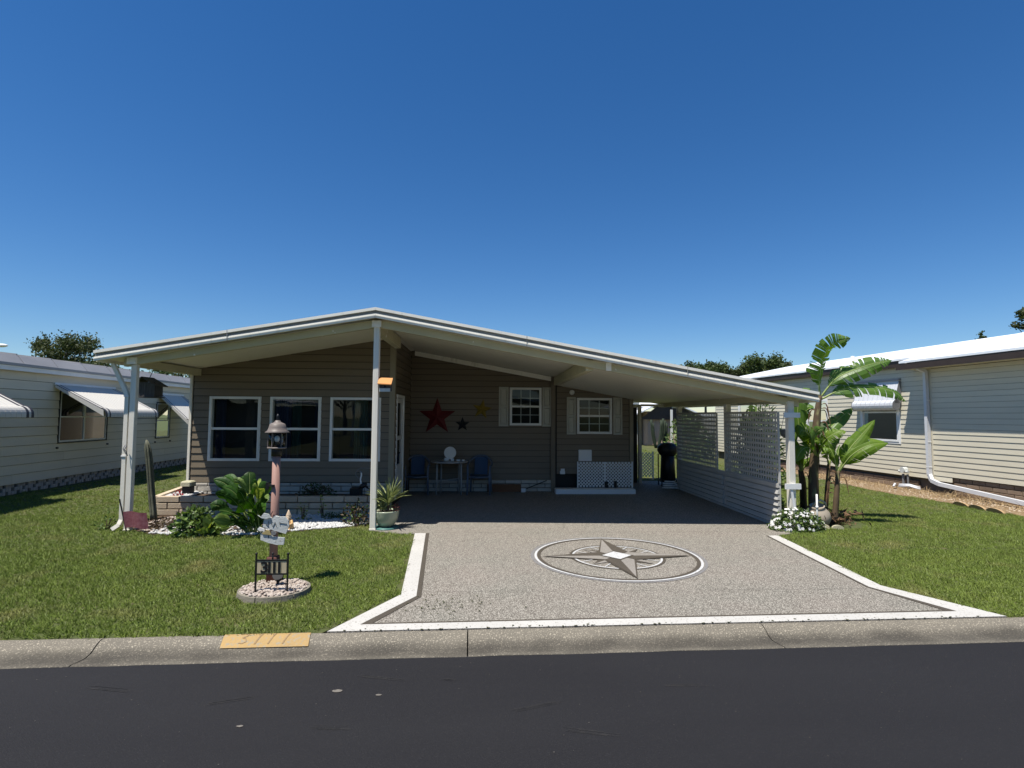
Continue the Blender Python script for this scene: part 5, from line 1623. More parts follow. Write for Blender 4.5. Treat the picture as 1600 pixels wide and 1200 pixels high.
# broad leaved plant
bp = thing('broad_leaved_plant', 'large clump of broad glossy green leaves, some edged yellow, before the windows', 'plant', (-3.42, 8.25, 0))
for i, (tp, kind_) in enumerate([((-4.03,8.3,0.79), 0), ((-3.97,8.5,0.81), 0), ((-3.7,8.2,0.81), 2), ((-3.56,8.4,0.89), 0), ((-3.45,8.5,0.77), 1), ((-3.27,8.4,0.73), 0), ((-3.9,8.1,0.62), 0), ((-3.92,8,0.47), 0),
        ((-3.7,7.95,0.6), 0), ((-3.54,8,0.67), 0), ((-3.33,7.95,0.67), 0), ((-3.22,8.1,0.62), 0), ((-3.72,7.85,0.41), 0), ((-3.46,7.85,0.49), 0), ((-3.76,7.8,0.29), 2), ((-3.25,7.9,0.48), 0), ((-3.94,8.6,0.66), 0),
        ((-3.77,8.7,0.71), 1), ((-3.21,8.3,0.55), 2), ((-3.27,8,0.74), 1), ((-3.34,7.8,0.57), 0), ((-3.13,8,0.43), 0), ((-3.76,8,0.72), 0), ((-3.77,8.6,0.78), 0), ((-3.42,8.2,0.79), 0)]):
    tp = Vector(tp)
    R = random.Random(i)
    b0 = Vector((-3.40 + R.uniform(-0.12, 0.12), 8.27 + R.uniform(-0.08, 0.08), 0.0))
    m1 = b0.lerp(tp, 0.35) + Vector((0, 0, 0.12 * tp.z / 0.8 + 0.02))
    m2 = b0.lerp(tp, 0.72) + Vector((0, 0, 0.13 * tp.z / 0.8))
    big_leaf(bp, [b0, m1, m2, tp], 0.062 + 0.055 * R.random(), ('leaf_ginger', 'leaf_varieg', 'leaf_light')[kind_], tear=0.0, fold=0.2, droop=0.25, petiole=0.48, n=16, up=(R.uniform(-1.2, 1.2), -0.8, R.uniform(0.1, 0.9)), rs=i, ragged=0.0, ribr=0.006)
for i in range(26):
    R = random.Random(100 + i)
    a = R.uniform(-0.2, 3.4)
    b0 = Vector((-3.40 + R.uniform(-0.15, 0.15), 8.25, 0))
    tp = b0 + Vector((0.40 * math.cos(a) * R.uniform(0.4, 1), -0.12 - 0.2 * R.random(), R.uniform(0.05, 0.45)))
    big_leaf(bp, [b0, b0.lerp(tp, 0.5) + Vector((0, 0, 0.10)), tp], 0.022, 'leaf_ginger', tear=0, petiole=0.2, n=8, rs=i, ragged=0, ribr=0.003, up=(0.2, -0.9, 0.3), name='narrow_leaf')

# ---- tall cactus column
MT['cactus'] = M('grey_green_cactus', (0.16, 0.16, 0.11), 0.7, (0.05, 0.055, 0.035), 7, 0.7, 0.4, 40)
ct = thing('column_cactus', 'tall thin leaning column cactus standing behind the left front post', 'cactus', (-5.48,9.36,0))
for j in range(5):
    a = 2 * PI * j / 5 + 0.3
    pts = spline([(-5.48,9.36,0), (-5.56,9.4,0.43), (-5.62,9.4,0.96), (-5.68,9.4,1.31)], 14)
    r = 0.034
    off = Vector((math.cos(a) * r, math.sin(a) * r, 0))
    nm = 'rib'
    MB().tube([p + off * (1 if k < 12 else (0.7 if k == 12 else 0.15)) for k, p in enumerate(pts)], [0.021] * 11 + [0.019, 0.016, 0.007], 7).build(nm, 'cactus', ct, smooth=True)

# ---- potted spiky plant
MT['pot'] = M('pale_green_glazed_pot', (0.40, 0.42, 0.30), 0.18, (0.30, 0.34, 0.24), 3.5, 0.6, 0.05, 20, spec=0.7)
MT['teal'] = M('teal_saucer_glaze', (0.08, 0.20, 0.17), 0.4, (0.06, 0.15, 0.13), 4, 0.6)
pt = thing('plant_pot', 'pale green glazed bowl planter beside the middle porch post', 'plant pot', (-1.545, 8.62, 0))
MB().lathe([(0.19, 0.0), (0.195, 0.012), (0.185, 0.03), (0.12, 0.032)], (0, 0, 0), 28).build('saucer', 'teal', pt, smooth=True, local=True)
MB().lathe([(0.09, 0.034), (0.125, 0.06), (0.165, 0.12), (0.188, 0.19), (0.197, 0.26), (0.20, 0.275), (0.188, 0.28), (0.18, 0.25)], (0, 0, 0), 32).build('bowl', 'pot', pt, smooth=True, local=True)
MB().lathe([(0.0005, 0.262), (0.178, 0.255)], (0, 0, 0), 20).build('potting_soil', 'mulch', pt, local=True)
yc = thing('spiky_plant', 'spiky green and cream striped leaves growing from the pale green bowl', 'plant', (-1.545, 8.62, 0.262))
for (cx, cz_, nn_, ll, up0) in ((0.03, 0.0, 64, 0.42, 0.55), (-0.05, 0.0, 30, 0.24, 0.25)):
    for i in range(nn_):
        R = random.Random(i + int(ll * 100))
        a = R.uniform(0, 6.28)
        el = R.uniform(0.45, 1.5) if ll > 0.4 else R.uniform(0.2, 1.4)
        l = ll * R.uniform(0.75, 1.1)
        b0 = Vector((-1.545 + cx, 8.62 + R.uniform(-0.03, 0.03), 0.262))
        d = Vector((math.cos(a) * math.cos(el), math.sin(a) * math.cos(el), math.sin(el)))
        st = Vector((0, 0, 0.12 if ll > 0.4 else 0.02))
        p1 = b0 + st + d * l * 0.5
        p2 = b0 + st + d * l + Vector((0, 0, -0.10 * l * math.cos(el) * 2))
        big_leaf(yc, [b0 + st * 0.9, p1, p2], 0.014, 'leaf_yucca', tear=0, fold=0.3, droop=0.0, petiole=0.0, n=7, rs=i, up=(0, 0, 1) if el < 1.2 else (1, 0, 0), ragged=0, ribr=0.0015, name='spiky_leaf')
MB().tube([(-1.515, 8.62, 0.25), (-1.515, 8.62, 0.40)], 0.02, 7).build('cane', 'stem_brown', yc)
shrub('small_plant', 'pink red flowering sprig at the rim of the pale green bowl', 'plant', (-1.40, 8.58, 0.262), 0.06, 0.05, 0.11, 60, 0.035, ('petal_red', 'leaf_red'), 4, None, 21, hollow=0.1)

# ================================================================ LAMP POST, SIGNS
MT['pink'] = M('faded_pink_post_paint', (0.36, 0.205, 0.16), 0.65, (0.27, 0.15, 0.12), 3, 0.7, 0.15, 30, stretch=(1, 1, 0.3))
MT['bronze'] = M('faded_bronze_metal', (0.20, 0.165, 0.14), 0.5, (0.14, 0.115, 0.10), 8, 0.6, 0.1, 40)
MT['postbase'] = M('rusty_post_base', (0.14, 0.055, 0.04), 0.8, (0.09, 0.035, 0.028), 8, 0.6, 0.3, 40)
LXp, LYp = -2.175, 5.78
lp = thing('lamp_post', 'faded pink garden lamp post with a dark bell topped glass lantern', 'lamp post', (LXp, LYp, 0))
MB().tube([(0, 0, 0.0), (0, 0, 1.325)], 0.040, 20).build('pole', 'pink', lp, smooth=True, local=True)
MB().cbox(-0.05, 0.05, -0.05, 0.05, 0.0, 0.30, 0.006).build('pole_base', 'postbase', lp, local=True)
MB().lathe([(0.052, 1.32), (0.052, 1.385), (0.05, 1.39)], n=18).build('collar', 'black', lp, smooth=True, local=True)
MB().lathe([(0.055, 1.392), (0.092, 1.396), (0.096, 1.404), (0.092, 1.412), (0.04, 1.414)], n=24).build('lantern_base', 'bronze', lp, smooth=True, local=True)
MB().lathe([(0.082, 1.414), (0.082, 1.565)], n=28).build('lantern_glass', 'lampglass', lp, smooth=True, local=True)
m_ = lp.children[-1].data
m_.polygons.foreach_set('use_smooth', [True] * len(m_.polygons))
for k in range(6):
    a = 2 * PI * k / 6 + 0.3
    MB().bar((0.088 * math.cos(a), 0.088 * math.sin(a), 1.41), (0.088 * math.cos(a), 0.088 * math.sin(a), 1.57), 0.007, 0.007).build('cage_bar', 'bronze', lp, local=True)
MB().lathe([(0.120, 1.560), (0.122, 1.566), (0.098, 1.582), (0.085, 1.615), (0.078, 1.645), (0.062, 1.658), (0.045, 1.663), (0.032, 1.672), (0.026, 1.685), (0.02, 1.688)], n=28).build('bell_cap', 'bronze', lp, smooth=True, local=True)
MB().lathe([(0.012, 1.688), (0.016, 1.70), (0.008, 1.712), (0.018, 1.725), (0.012, 1.74), (0.004, 1.755)], n=10).build('finial', 'black', lp, smooth=True, local=True)
MB().lathe([(0.012, 1.414), (0.014, 1.46)], n=10).build('lamp_socket', 'black', lp, smooth=True, local=True)
MB().blob((0, 0, 1.495), 0.026, (1, 1, 1.4), 0.0, 1).build('bulb', 'white', lp, smooth=True, local=True)
MB().bar((-0.06, -0.02, 1.02), (0.0, -0.05, 1.02), 0.03, 0.02).bar((-0.075, -0.02, 0.98), (-0.075, -0.02, 1.05), 0.02, 0.03).build('black_bracket', 'black', lp, local=True)
MT['sign_yellow'] = M('faded_yellow_sign_motif', (0.46, 0.36, 0.14), 0.8, (0.32, 0.25, 0.12), 18, 0.6)
MT['ink'] = M('faded_ink', (0.12, 0.13, 0.12), 0.9)
hs = thing('hanging_sign', 'weathered whitish double board welcome sign hooked onto the pink lamp post', 'sign', (LXp, 5.70, 0.45))
def board(nm, pts, y, th, mt):
    return MB().extr([(p[0], y, p[2]) for p in pts], (0, th, 0)).build(nm, mt, hs)
ub_ = board('upper_board', [(-2.26,5.7,0.61), (-2.25,5.7,0.7), (-2.23,5.7,0.71), (-2.18,5.7,0.7), (-2.14,5.7,0.72), (-2.09,5.7,0.71), (-2.04,5.7,0.71), (-2.01,5.7,0.67), (-2,5.7,0.62), (-2.03,5.7,0.54), (-2.14,5.7,0.57)], 5.70, 0.02, 'sign_old')
board('bird_cutout', [(-2.31,5.7,0.73), (-2.28,5.7,0.71), (-2.25,5.7,0.75), (-2.2,5.7,0.74), (-2.18,5.7,0.71), (-2.22,5.7,0.69), (-2.27,5.7,0.7)], 5.685, 0.012, 'sign_old')
board('lower_board', [(-2.28,5.7,0.54), (-2.22,5.7,0.54), (-2.15,5.7,0.51), (-2.04,5.7,0.5), (-2.05,5.7,0.43), (-2.12,5.7,0.43), (-2.2,5.7,0.45), (-2.28,5.7,0.48)], 5.70, 0.02, 'sign_old')
board('yellow_motif', [(-2.26,5.7,0.55), (-2.22,5.7,0.58), (-2.19,5.7,0.57), (-2.17,5.7,0.53), (-2.26,5.7,0.54)], 5.69, 0.012, 'sign_yellow')
board('shell_motif', [(-2.31,5.7,0.59), (-2.29,5.7,0.61), (-2.24,5.7,0.59), (-2.24,5.7,0.57), (-2.29,5.7,0.57)], 5.69, 0.012, 'petal_white')
board('round_motif', [(-2.17,5.7,0.57), (-2.14,5.7,0.57), (-2.12,5.7,0.55), (-2.13,5.7,0.53), (-2.17,5.7,0.53)], 5.688, 0.012, 'dgrey')
mb = MB()
R = random.Random(4)
sq = [((-2.23,5.7,0.64), (-2.21,5.7,0.62)), ((-2.21,5.7,0.62), (-2.2,5.7,0.67)), ((-2.18,5.7,0.68), (-2.17,5.7,0.63)), ((-2.09,5.7,0.65), (-2.02,5.7,0.64)), ((-2.09,5.7,0.66), (-2.09,5.7,0.63)), ((-2.14,5.7,0.66), (-2.12,5.7,0.61)), ((-2.16,5.7,0.61), (-2.14,5.7,0.65))]
for a, b in sq:
    mb.bar((a[0], 5.697, a[2]), (b[0], 5.697, b[2]), 0.004, 0.004, up=(0, 1, 0))
mb.build('faded_lettering', 'ink', ub_)
MB().tube([(-2.20, 5.70, 0.60), (-2.19, 5.73, 0.74), (-2.175, 5.73, 0.76)], 0.004, 5).tube([(-2.2, 5.70, 0.50), (-2.2, 5.70, 0.56)], 0.003, 5).build('hook_wire', 'black', hs)

ns = thing('house_number_sign', 'black iron stake frame holding cream tiles with the number 3111', 'sign', (-2.20, 5.40, 0))
gy = 5.42
xa, xb = (-2.2,5.42,0.2)[0], (-1.9,5.42,0.2)[0]
za, zb = (-2.05,5.42,0.22)[2], (-2.05,5.42,0.35)[2]
for x in (xa, xb):
    MB().bar((x, gy, 0.0), (x, gy, zb + 0.055), 0.014, 0.014).build('stake', 'black', ns)
    MB().blob((x, gy, zb + 0.062), 0.012, sub=1).build('finial', 'black', ns, smooth=True)
xm = (xa + xb) / 2
MB().bar((xm, gy + 0.012, zb - 0.01), (xm, gy + 0.012, zb + 0.055), 0.012, 0.012).blob((xm, gy + 0.012, zb + 0.06), 0.011, sub=1).build('centre_finial', 'black', ns, smooth=True)
for z in (za, zb):
    MB().bar((xa, gy, z), (xb, gy, z), 0.016, 0.012).build('rail', 'black', ns)
MT['tile_cream'] = M('cream_number_tile', (0.52, 0.44, 0.29), 0.5, (0.44, 0.37, 0.24), 9, 0.6)
n6 = 6
wt = (xb - xa - 0.02) / n6
def text_mesh(txt, size, depth, name, mat, font_scale=(1, 1)):
    cu = bpy.data.curves.new('t', 'FONT')
    cu.body = txt
    cu.size = size
    cu.extrude = depth
    cu.align_x = 'CENTER'
    cu.offset = size * 0.02
    ob = bpy.data.objects.new('t', cu)
    C.objects.link(ob)
    bpy.context.view_layer.update()
    me = bpy.data.meshes.new_from_object(ob.evaluated_get(bpy.context.evaluated_depsgraph_get()))
    bpy.data.objects.remove(ob)
    me.materials.append(MT[mat])
    me.name = name
    return me
for i in range(n6):
    x0 = xa + 0.01 + i * wt
    tl = MB().box(x0 + 0.002, x0 + wt - 0.002, gy - 0.004, gy + 0.006, za + 0.008, zb - 0.008).build('tile', 'tile_cream', ns)
    if 0 < i < 5:
        me = text_mesh('3' if i == 1 else '1', (zb - za) * 1.10, 0.002, 'digit', 'black')
        o = bpy.data.objects.new('digit', me)
        C.objects.link(o)
        o.parent = tl
        o.rotation_euler = (PI / 2, 0, 0)
        o.scale = (1.15, 1, 1)
        o.location = Vector((x0 + wt / 2, gy - 0.0065, za + 0.016)) - Vector(ns.location)
# stone ring
RGC = (-2.07, 5.56)
MT['ringstone'] = M('grey_ring_edging', (0.25, 0.225, 0.175), 0.9, (0.15, 0.135, 0.105), 9, 0.7, 0.5, 50)
er = thing('edging_ring', 'round grey concrete edging ring around the foot of the pink lamp post', 'edging', (RGC[0], RGC[1], 0))
for k in range(6):
    a0, a1 = 2 * PI * k / 6 + 0.35, 2 * PI * (k + 1) / 6 + 0.32
    mb = MB()
    for i in range(6):
        b0, b1 = a0 + (a1 - a0) * i / 6, a0 + (a1 - a0) * (i + 1) / 6
        q = lambda r, a, z: (r * math.cos(a), r * 0.92 * math.sin(a), z)
        mb.hexa([q(0.345, b0, -0.02), q(0.345, b1, -0.02), q(0.335, b1, 0.048), q(0.335, b0, 0.048)], [q(0.295, b0, -0.02), q(0.295, b1, -0.02), q(0.30, b1, 0.048), q(0.30, b0, 0.048)])
    mb.build('edging_piece', 'ringstone', er, local=True)
mb = MB()
for i in range(900):
    a, r = random.uniform(0, 6.28), 0.305 * math.sqrt(random.random())
    s_ = random.uniform(0.010, 0.022)
    mb.blob((RGC[0] + r * math.cos(a), RGC[1] + 0.92 * r * math.sin(a), 0.035 + random.uniform(0, 0.025)), s_, (1, random.uniform(0.7, 1), 0.7), 0.22, 0, Matrix.Rotation(random.uniform(0, 6), 3, 'Z'))
tag(mb.build('pale_stones', 'stone_mix', kind='stuff'), 'mixed white and tan stones filling the ring around the lamp post', 'stones')
sl = thing('garden_spotlight', 'small black garden spotlight on the stones right behind the number sign', 'spotlight', (-2.08, 5.66, 0.04))
MB().tube([(0, 0, 0), (0, 0, 0.06)], 0.01, 6).build('spike', 'black', sl, local=True)
MB().tube([(0.0, 0.02, 0.06), (0.02, -0.06, 0.12)], [0.035, 0.05], 12).build('lamp_head', 'black', sl, local=True)
MB().box(-0.03, 0.05, 0.0, 0.01, 0.05, 0.14).build('solar_panel', 'black', sl, local=True)

# gnome
MT['gold'] = M('worn_gold_gnome_paint', (0.50, 0.26, 0.07), 0.5, (0.62, 0.46, 0.26), 22, 0.5, 0.2, 40)
MT['gnomeface'] = M('pale_gnome_paint', (0.60, 0.48, 0.36), 0.6, (0.50, 0.38, 0.27), 20, 0.5)
gn = thing('garden_gnome', 'small golden orange garden gnome with a pointed hat on the gravel', 'gnome', (-3.0, 8.52, 0))
MB().lathe([(0.06, 0.0), (0.085, 0.02), (0.08, 0.08), (0.062, 0.14), (0.045, 0.165)], n=14, sc=(1, 0.8)).build('body', 'gold', gn, smooth=True, local=True)
MB().blob((0, -0.01, 0.185), 0.042, (1, 1, 0.95), sub=2).build('head', 'gnomeface', gn, smooth=True, local=True)
MB().lathe([(0.048, 0.195), (0.035, 0.23), (0.018, 0.275), (0.003, 0.305)], n=12).build('pointed_hat', 'gnomeface', gn, smooth=True, local=True)
MB().blob((0, -0.045, 0.15), 0.032, (0.9, 0.6, 1.3), sub=1).build('beard', 'gnomeface', gn, smooth=True, local=True)
for s_ in (-1, 1):
    MB().tube([(0.05 * s_, -0.01, 0.145), (0.075 * s_, -0.04, 0.10), (0.03 * s_, -0.075, 0.085)], 0.017, 7).build('arm', 'gold', gn, smooth=True, local=True)
    MB().blob((0.035 * s_, -0.06, 0.015), 0.03, (0.8, 1.4, 0.6), sub=1).build('boot', 'gold', gn, smooth=True, local=True)

# garden flag by the left post
MT['flag'] = M('maroon_mesh_flag', (0.20, 0.055, 0.07), 0.9, (0.30, 0.13, 0.14), 26, 0.5, trans=0.2)
fg = thing('garden_flag', 'small maroon garden flag on a thin black rod by the left front post', 'flag', (-5.25, 8.36, 0))
MB().tube([(-5.27, 8.36, -0.02), (-5.40, 8.36, 0.49)], 0.010, 6).build('rod', 'black', fg)
mb = MB()
n = 10
for i in range(n):
    for j in range(4):
        def fp(i, j):
            u, v = i / n, j / 4
            return (-5.335 + 0.04 * v + 0.33 * u, 8.35 + 0.02 * math.sin(u * 7), 0.30 - 0.235 * v + 0.012 * math.sin(u * 5))
        mb.poly([fp(i, j), fp(i + 1, j), fp(i + 1, j + 1), fp(i, j + 1)])
mb.build('cloth', 'flag', fg)

# birdhouses
MT['oldwood'] = M('old_dark_birdhouse_wood', (0.055, 0.052, 0.048), 0.9, (0.11, 0.105, 0.10), 12, 0.6, 0.6, 40, stretch=(6, 6, 0.6))
bh = thing('birdhouse', 'dark weathered plank birdhouse hanging under the left roof beam', 'birdhouse', (-5.66, 9.40, 2.03))
for i in range(6):
    x = -5.79 + i * 0.046
    MB().box(x, x + 0.043, 9.28, 9.295, 2.03, 2.27).build('plank', 'oldwood', bh)
MB().box(-5.785, -5.52, 9.30, 9.52, 2.035, 2.25).build('box_body', 'oldwood', bh)
MB().box(-5.80, -5.50, 9.24, 9.54, 2.01, 2.03).build('floor_board', 'oldwood', bh)
for (xa_, za_, xb_, zb_) in ((-5.70, 2.345, -5.82, 2.27), (-5.70, 2.345, -5.46, 2.20)):
    MB().hexa([(xa_, 9.22, za_), (xb_, 9.22, zb_), (xb_, 9.56, zb_), (xa_, 9.56, za_)], [(xa_, 9.22, za_ + 0.015), (xb_, 9.22, zb_ + 0.015), (xb_, 9.56, zb_ + 0.015), (xa_, 9.56, za_ + 0.015)]).build('roof_board', 'oldwood', bh)
MB().tube([(-5.68, 9.4, 2.34), (-5.62, 9.4, 2.48)], 0.006, 5).build('hanger', 'black', bh)
MT['orange'] = M('orange_painted_board', (0.62, 0.27, 0.08), 0.6, (0.52, 0.23, 0.07), 6, 0.6)
bo = thing('birdhouse', 'small wall birdhouse with an orange roof board beside the middle porch post', 'birdhouse', (-1.57, 8.47, 2.10))
MB().hexa([(-1.675, 8.37, 2.22), (-1.465, 8.37, 2.21), (-1.465, 8.51, 2.32), (-1.675, 8.51, 2.33)], [(-1.675, 8.37, 2.235), (-1.465, 8.37, 2.225), (-1.465, 8.51, 2.335), (-1.675, 8.51, 2.345)]).build('roof_board', 'orange', bo)
MB().box(-1.66, -1.48, 8.43, 8.53, 2.12, 2.24).build('box_body', 'oldwood', bo)
MB().box(-1.655, -1.49, 8.405, 8.428, 2.11, 2.16).build('perch_shelf', 'sign_old', bo)
MB().tube([(-1.57, 8.425, 2.19), (-1.57, 8.432, 2.19)], 0.018, 10).build('entrance_ring', 'black', bo)
# cup hook and coil on the left post
tag(MB().tube([(-5.40, 8.43, 1.28), (-5.37, 8.41, 1.26), (-5.39, 8.40, 1.21), (-5.36, 8.40, 1.18), (-5.35, 8.41, 1.12), (-5.38, 8.41, 1.16), (-5.41, 8.40, 1.22), (-5.40, 8.43, 1.28)], 0.007, 6).build('rope_cleat', 'dgrey', smooth=True), 'small grey rope cleat and cord on the left front post', 'cleat')
# wire plant hook and bird figure near the middle post
tag(MB().tube(spline([(-2.28, 9.9, 0.62), (-2.33, 9.9, 0.70), (-2.26, 9.85, 0.80), (-2.05, 9.5, 0.84), (-1.74, 8.56, 0.93)], 18), 0.005, 5).build('wire_hook', 'dgrey', smooth=True), 'thin curved wire hook reaching from the middle porch post over the planter', 'hook')
hr = thing('bird_figure', 'slender dark metal wading bird figure standing by the block planter', 'garden figure', (-2.22, 9.95, 0.27))
MB().blob((-2.20, 9.93, 0.49), 0.05, (1.5, 0.8, 0.9), 0, 2, Matrix.Rotation(-0.5, 3, 'Y')).build('body', 'black', hr, smooth=True)
MB().tube(spline([(-2.235, 9.93, 0.52), (-2.25, 9.93, 0.60), (-2.235, 9.93, 0.67), (-2.24, 9.93, 0.72)], 8), [0.022, 0.015, 0.013, 0.014, 0.014, 0.013, 0.013, 0.012], 7).build('neck', 'grey_white', hr, smooth=True)
MB().blob((-2.245, 9.93, 0.73), 0.02, (1.3, 0.9, 0.9), sub=1).build('head', 'dgrey', hr, smooth=True)
MB().tube([(-2.26, 9.93, 0.725), (-2.33, 9.93, 0.715)], [0.008, 0.002], 6).build('beak', 'black', hr)
MB().tube([(-2.15, 9.93, 0.47), (-2.08, 9.93, 0.42)], [0.025, 0.006], 6).build('tail', 'black', hr)
for s_ in (-0.012, 0.02):
    MB().tube([(-2.20 + s_, 9.93, 0.46), (-2.205 + s_, 9.94, 0.36), (-2.19 + s_, 9.93, 0.26)], 0.006, 5).build('leg', 'black', hr)
pb = tag(MB().cbox(-2.47, -2.28, 10.05, 10.25, 0.262, 0.43, 0.01).build('black_planter_box', 'black'), 'small black box standing on the planter soil left of the bird figure', 'box')

# ================================================================ WALL STARS, PATIO SET
MT['star_red'] = M('red_barn_star', (0.13, 0.010, 0.010), 0.6, (0.09, 0.007, 0.008), 5, 0.7, 0.1, 20)
MT['star_black'] = M('black_barn_star', (0.012, 0.012, 0.014), 0.55)
MT['star_gold'] = M('yellow_barn_star', (0.24, 0.16, 0.018), 0.5, (0.17, 0.115, 0.015), 8, 0.7, 0.1, 20)
def star(label, c, r, mt, rot=0.0):
    t = thing('wall_star', label, 'wall star', c)
    for k in range(5):
        a = 2 * PI * k / 5 + rot
        mb = MB()
        tip = Vector((r * math.sin(a), -0.01, r * math.cos(a)))
        l_ = Vector((r * 0.40 * math.sin(a - PI / 5), -0.01, r * 0.40 * math.cos(a - PI / 5)))
        r_ = Vector((r * 0.40 * math.sin(a + PI / 5), -0.01, r * 0.40 * math.cos(a + PI / 5)))
        ce = Vector((0, -0.01 - r * 0.18, 0))
        back = [Vector((v.x, 0, v.z)) for v in (tip, l_, r_)]
        mb.poly([tip, l_, ce])
        mb.poly([tip, ce, r_])
        mb.poly([tip, back[0], back[1], l_])
        mb.poly([tip, r_, back[2], back[0]])
        mb.build('star_point', mt, t, local=True)
    return t
star('large dark red five pointed metal star on the carport wall', (-1.16, 12.77, 1.72), 0.44, 'star_red')
star('small black metal star between the red and the yellow star', (-0.57, 12.77, 1.55), 0.175, 'star_black')
star('medium yellow metal star on the carport wall left of the shuttered window', (-0.12, 12.77, 1.90), 0.24, 'star_gold', 0.15)

MT['chairframe'] = M('pale_blue_grey_resin', (0.12, 0.15, 0.20), 0.5, (0.10, 0.12, 0.16), 4, 0.6)
MT['chairblue'] = M('blue_resin_seat', (0.025, 0.06, 0.13), 0.5, (0.02, 0.045, 0.10), 4, 0.6)
def chair(label, x, y, rz):
    t = thing('patio_chair', label, 'chair', (x, y, 0.006), rz, 'blue patio chairs at the small table')
    for (px, py) in ((-0.24, -0.22), (0.24, -0.22)):
        MB().tube([(px * 1.05, py - 0.02, 0), (px, py, 0.42), (px * 1.04, py + 0.01, 0.62)], [0.020, 0.024, 0.02], 8).build('leg', 'chairframe', t, smooth=True, local=True)
    for (px, py) in ((-0.22, 0.24), (0.22, 0.24)):
        MB().tube([(px * 1.1, py + 0.04, 0), (px, py - 0.02, 0.42)], [0.018, 0.024], 8).build('leg', 'chairframe', t, smooth=True, local=True)
    mb = MB()
    n = 8
    for i in range(n):
        x0, x1 = -0.22 + 0.44 * i / n, -0.22 + 0.44 * (i + 1) / n
        f = lambda xx: 0.40 - 0.02 * (1 - (xx / 0.22) ** 2)
        mb.hexa([(x0, -0.23, f(x0) - 0.02), (x1, -0.23, f(x1) - 0.02), (x1, 0.22, f(x1) - 0.03), (x0, 0.22, f(x0) - 0.03)], [(x0, -0.23, f(x0) + 0.01), (x1, -0.23, f(x1) + 0.01), (x1, 0.22, f(x1)), (x0, 0.22, f(x0))])
    mb.build('seat', 'chairblue', t, local=True)
    MB().tube([(-0.23, -0.235, 0.40), (0.0, -0.245, 0.385), (0.23, -0.235, 0.40)], 0.016, 7).build('seat_edge', 'chairframe', t, smooth=True, local=True)
    mb = MB()
    n = 8
    for i in range(n):
        x0, x1 = -0.15 + 0.30 * i / n, -0.15 + 0.30 * (i + 1) / n
        yb = lambda xx: 0.23 - 0.5 * xx * xx
        mb.hexa([(x0, yb(x0), 0.40), (x1, yb(x1), 0.40), (x1, yb(x1) + 0.07, 0.80), (x0, yb(x0) + 0.07, 0.80)], [(x0, yb(x0) + 0.02, 0.40), (x1, yb(x1) + 0.02, 0.40), (x1, yb(x1) + 0.09, 0.80), (x0, yb(x0) + 0.09, 0.80)])
    mb.build('backrest', 'chairblue', t, local=True)
    MB().tube(spline([(-0.25, -0.21, 0.62), (-0.27, 0.0, 0.65), (-0.24, 0.2, 0.72), (-0.12, 0.30, 0.81), (0, 0.32, 0.825), (0.12, 0.30, 0.81), (0.24, 0.2, 0.72), (0.27, 0.0, 0.65), (0.25, -0.21, 0.62)], 26), 0.022, 8).build('arm_frame', 'chairframe', t, smooth=True, local=True)
    return t
chair('blue patio chair left of the small table near the entry door', (-1.55,12.32,0)[0], 12.36, rad(4))
chair('blue patio chair right of the small table under the yellow star', (-0.15,12.32,0)[0], 12.36, rad(-6))
MT['tablew'] = M('dull_white_table', (0.34, 0.34, 0.33), 0.4, (0.28, 0.28, 0.27), 4, 0.6)
tx = (-0.83,12.32,0)[0]
tb = thing('patio_table', 'round white patio table between the two blue chairs', 'table', (tx, 12.30, 0.006))
MB().lathe([(0.40, 0.70), (0.415, 0.712), (0.415, 0.726), (0.405, 0.735), (0.02, 0.736)], n=32).build('tabletop', 'tablew', tb, smooth=False, local=True)
for (px, py) in ((-0.26, -0.14), (0.27, -0.14), (-0.2, 0.26), (0.2, 0.26)):
    MB().tube([(px * 1.03, py * 1.03, 0), (px, py, 0.70)], [0.017, 0.022], 8).build('leg', 'tablew', tb, smooth=True, local=True)
MB().bar((-0.25, -0.13, 0.30), (0.2, 0.25, 0.31), 0.03, 0.02).build('cross_brace', 'tablew', tb, local=True)
MB().bar((0.25, -0.13, 0.30), (-0.2, 0.25, 0.285), 0.03, 0.014).build('cross_brace', 'tablew', tb, local=True)
rd = thing('round_ornament', 'round white disc ornament on a small stand on the patio table', 'ornament', (tx + 0.01, 12.34, 0.745))
MB().tube([(0, -0.02, 0.17), (0, 0.02, 0.175)], [0.135, 0.135], 28).build('disc', 'white', rd, local=True)
MB().box(-0.13, -0.03, -0.05, 0.05, 0, 0.045).box(0.02, 0.09, -0.04, 0.04, 0, 0.04).bar((-0.12, 0, 0.05), (0.09, 0, 0.03), 0.02, 0.02).build('stand', 'grey_white', rd, local=True)
for i, (dx, l) in enumerate(((0.2, 0.08), (0.31, 0.06))):
    tag(MB().cbox(tx + dx - l / 2, tx + dx + l / 2, 12.22, 12.30, 0.743, 0.772, 0.005).build('small_box', 'grey_white'), ('small pale box on the table beside the round ornament', 'smaller pale box at the table edge nearest the chair under the yellow star')[i], 'box')
MT['plank'] = M('brown_wood_plank', (0.16, 0.075, 0.035), 0.7, (0.11, 0.05, 0.024), 3, 0.7, 0.3, 30, stretch=(0.4, 4, 4))
tag(MB().hexa([(0.02, 12.60, 0.01), (0.80, 12.60, 0.01), (0.80, 12.70, 0.17), (0.02, 12.70, 0.17)], [(0.02, 12.63, 0.01), (0.80, 12.63, 0.01), (0.80, 12.73, 0.17), (0.02, 12.73, 0.17)]).build('wood_plank', 'plank'), 'brown wooden plank leaning on the block skirt beside the patio chair', 'plank')
tag(MB().cbox(0.80, 0.90, 12.58, 12.66, 0.0, 0.09, 0.005).build('small_block', 'grey_white'), 'small pale block at the end of the brown plank', 'block')
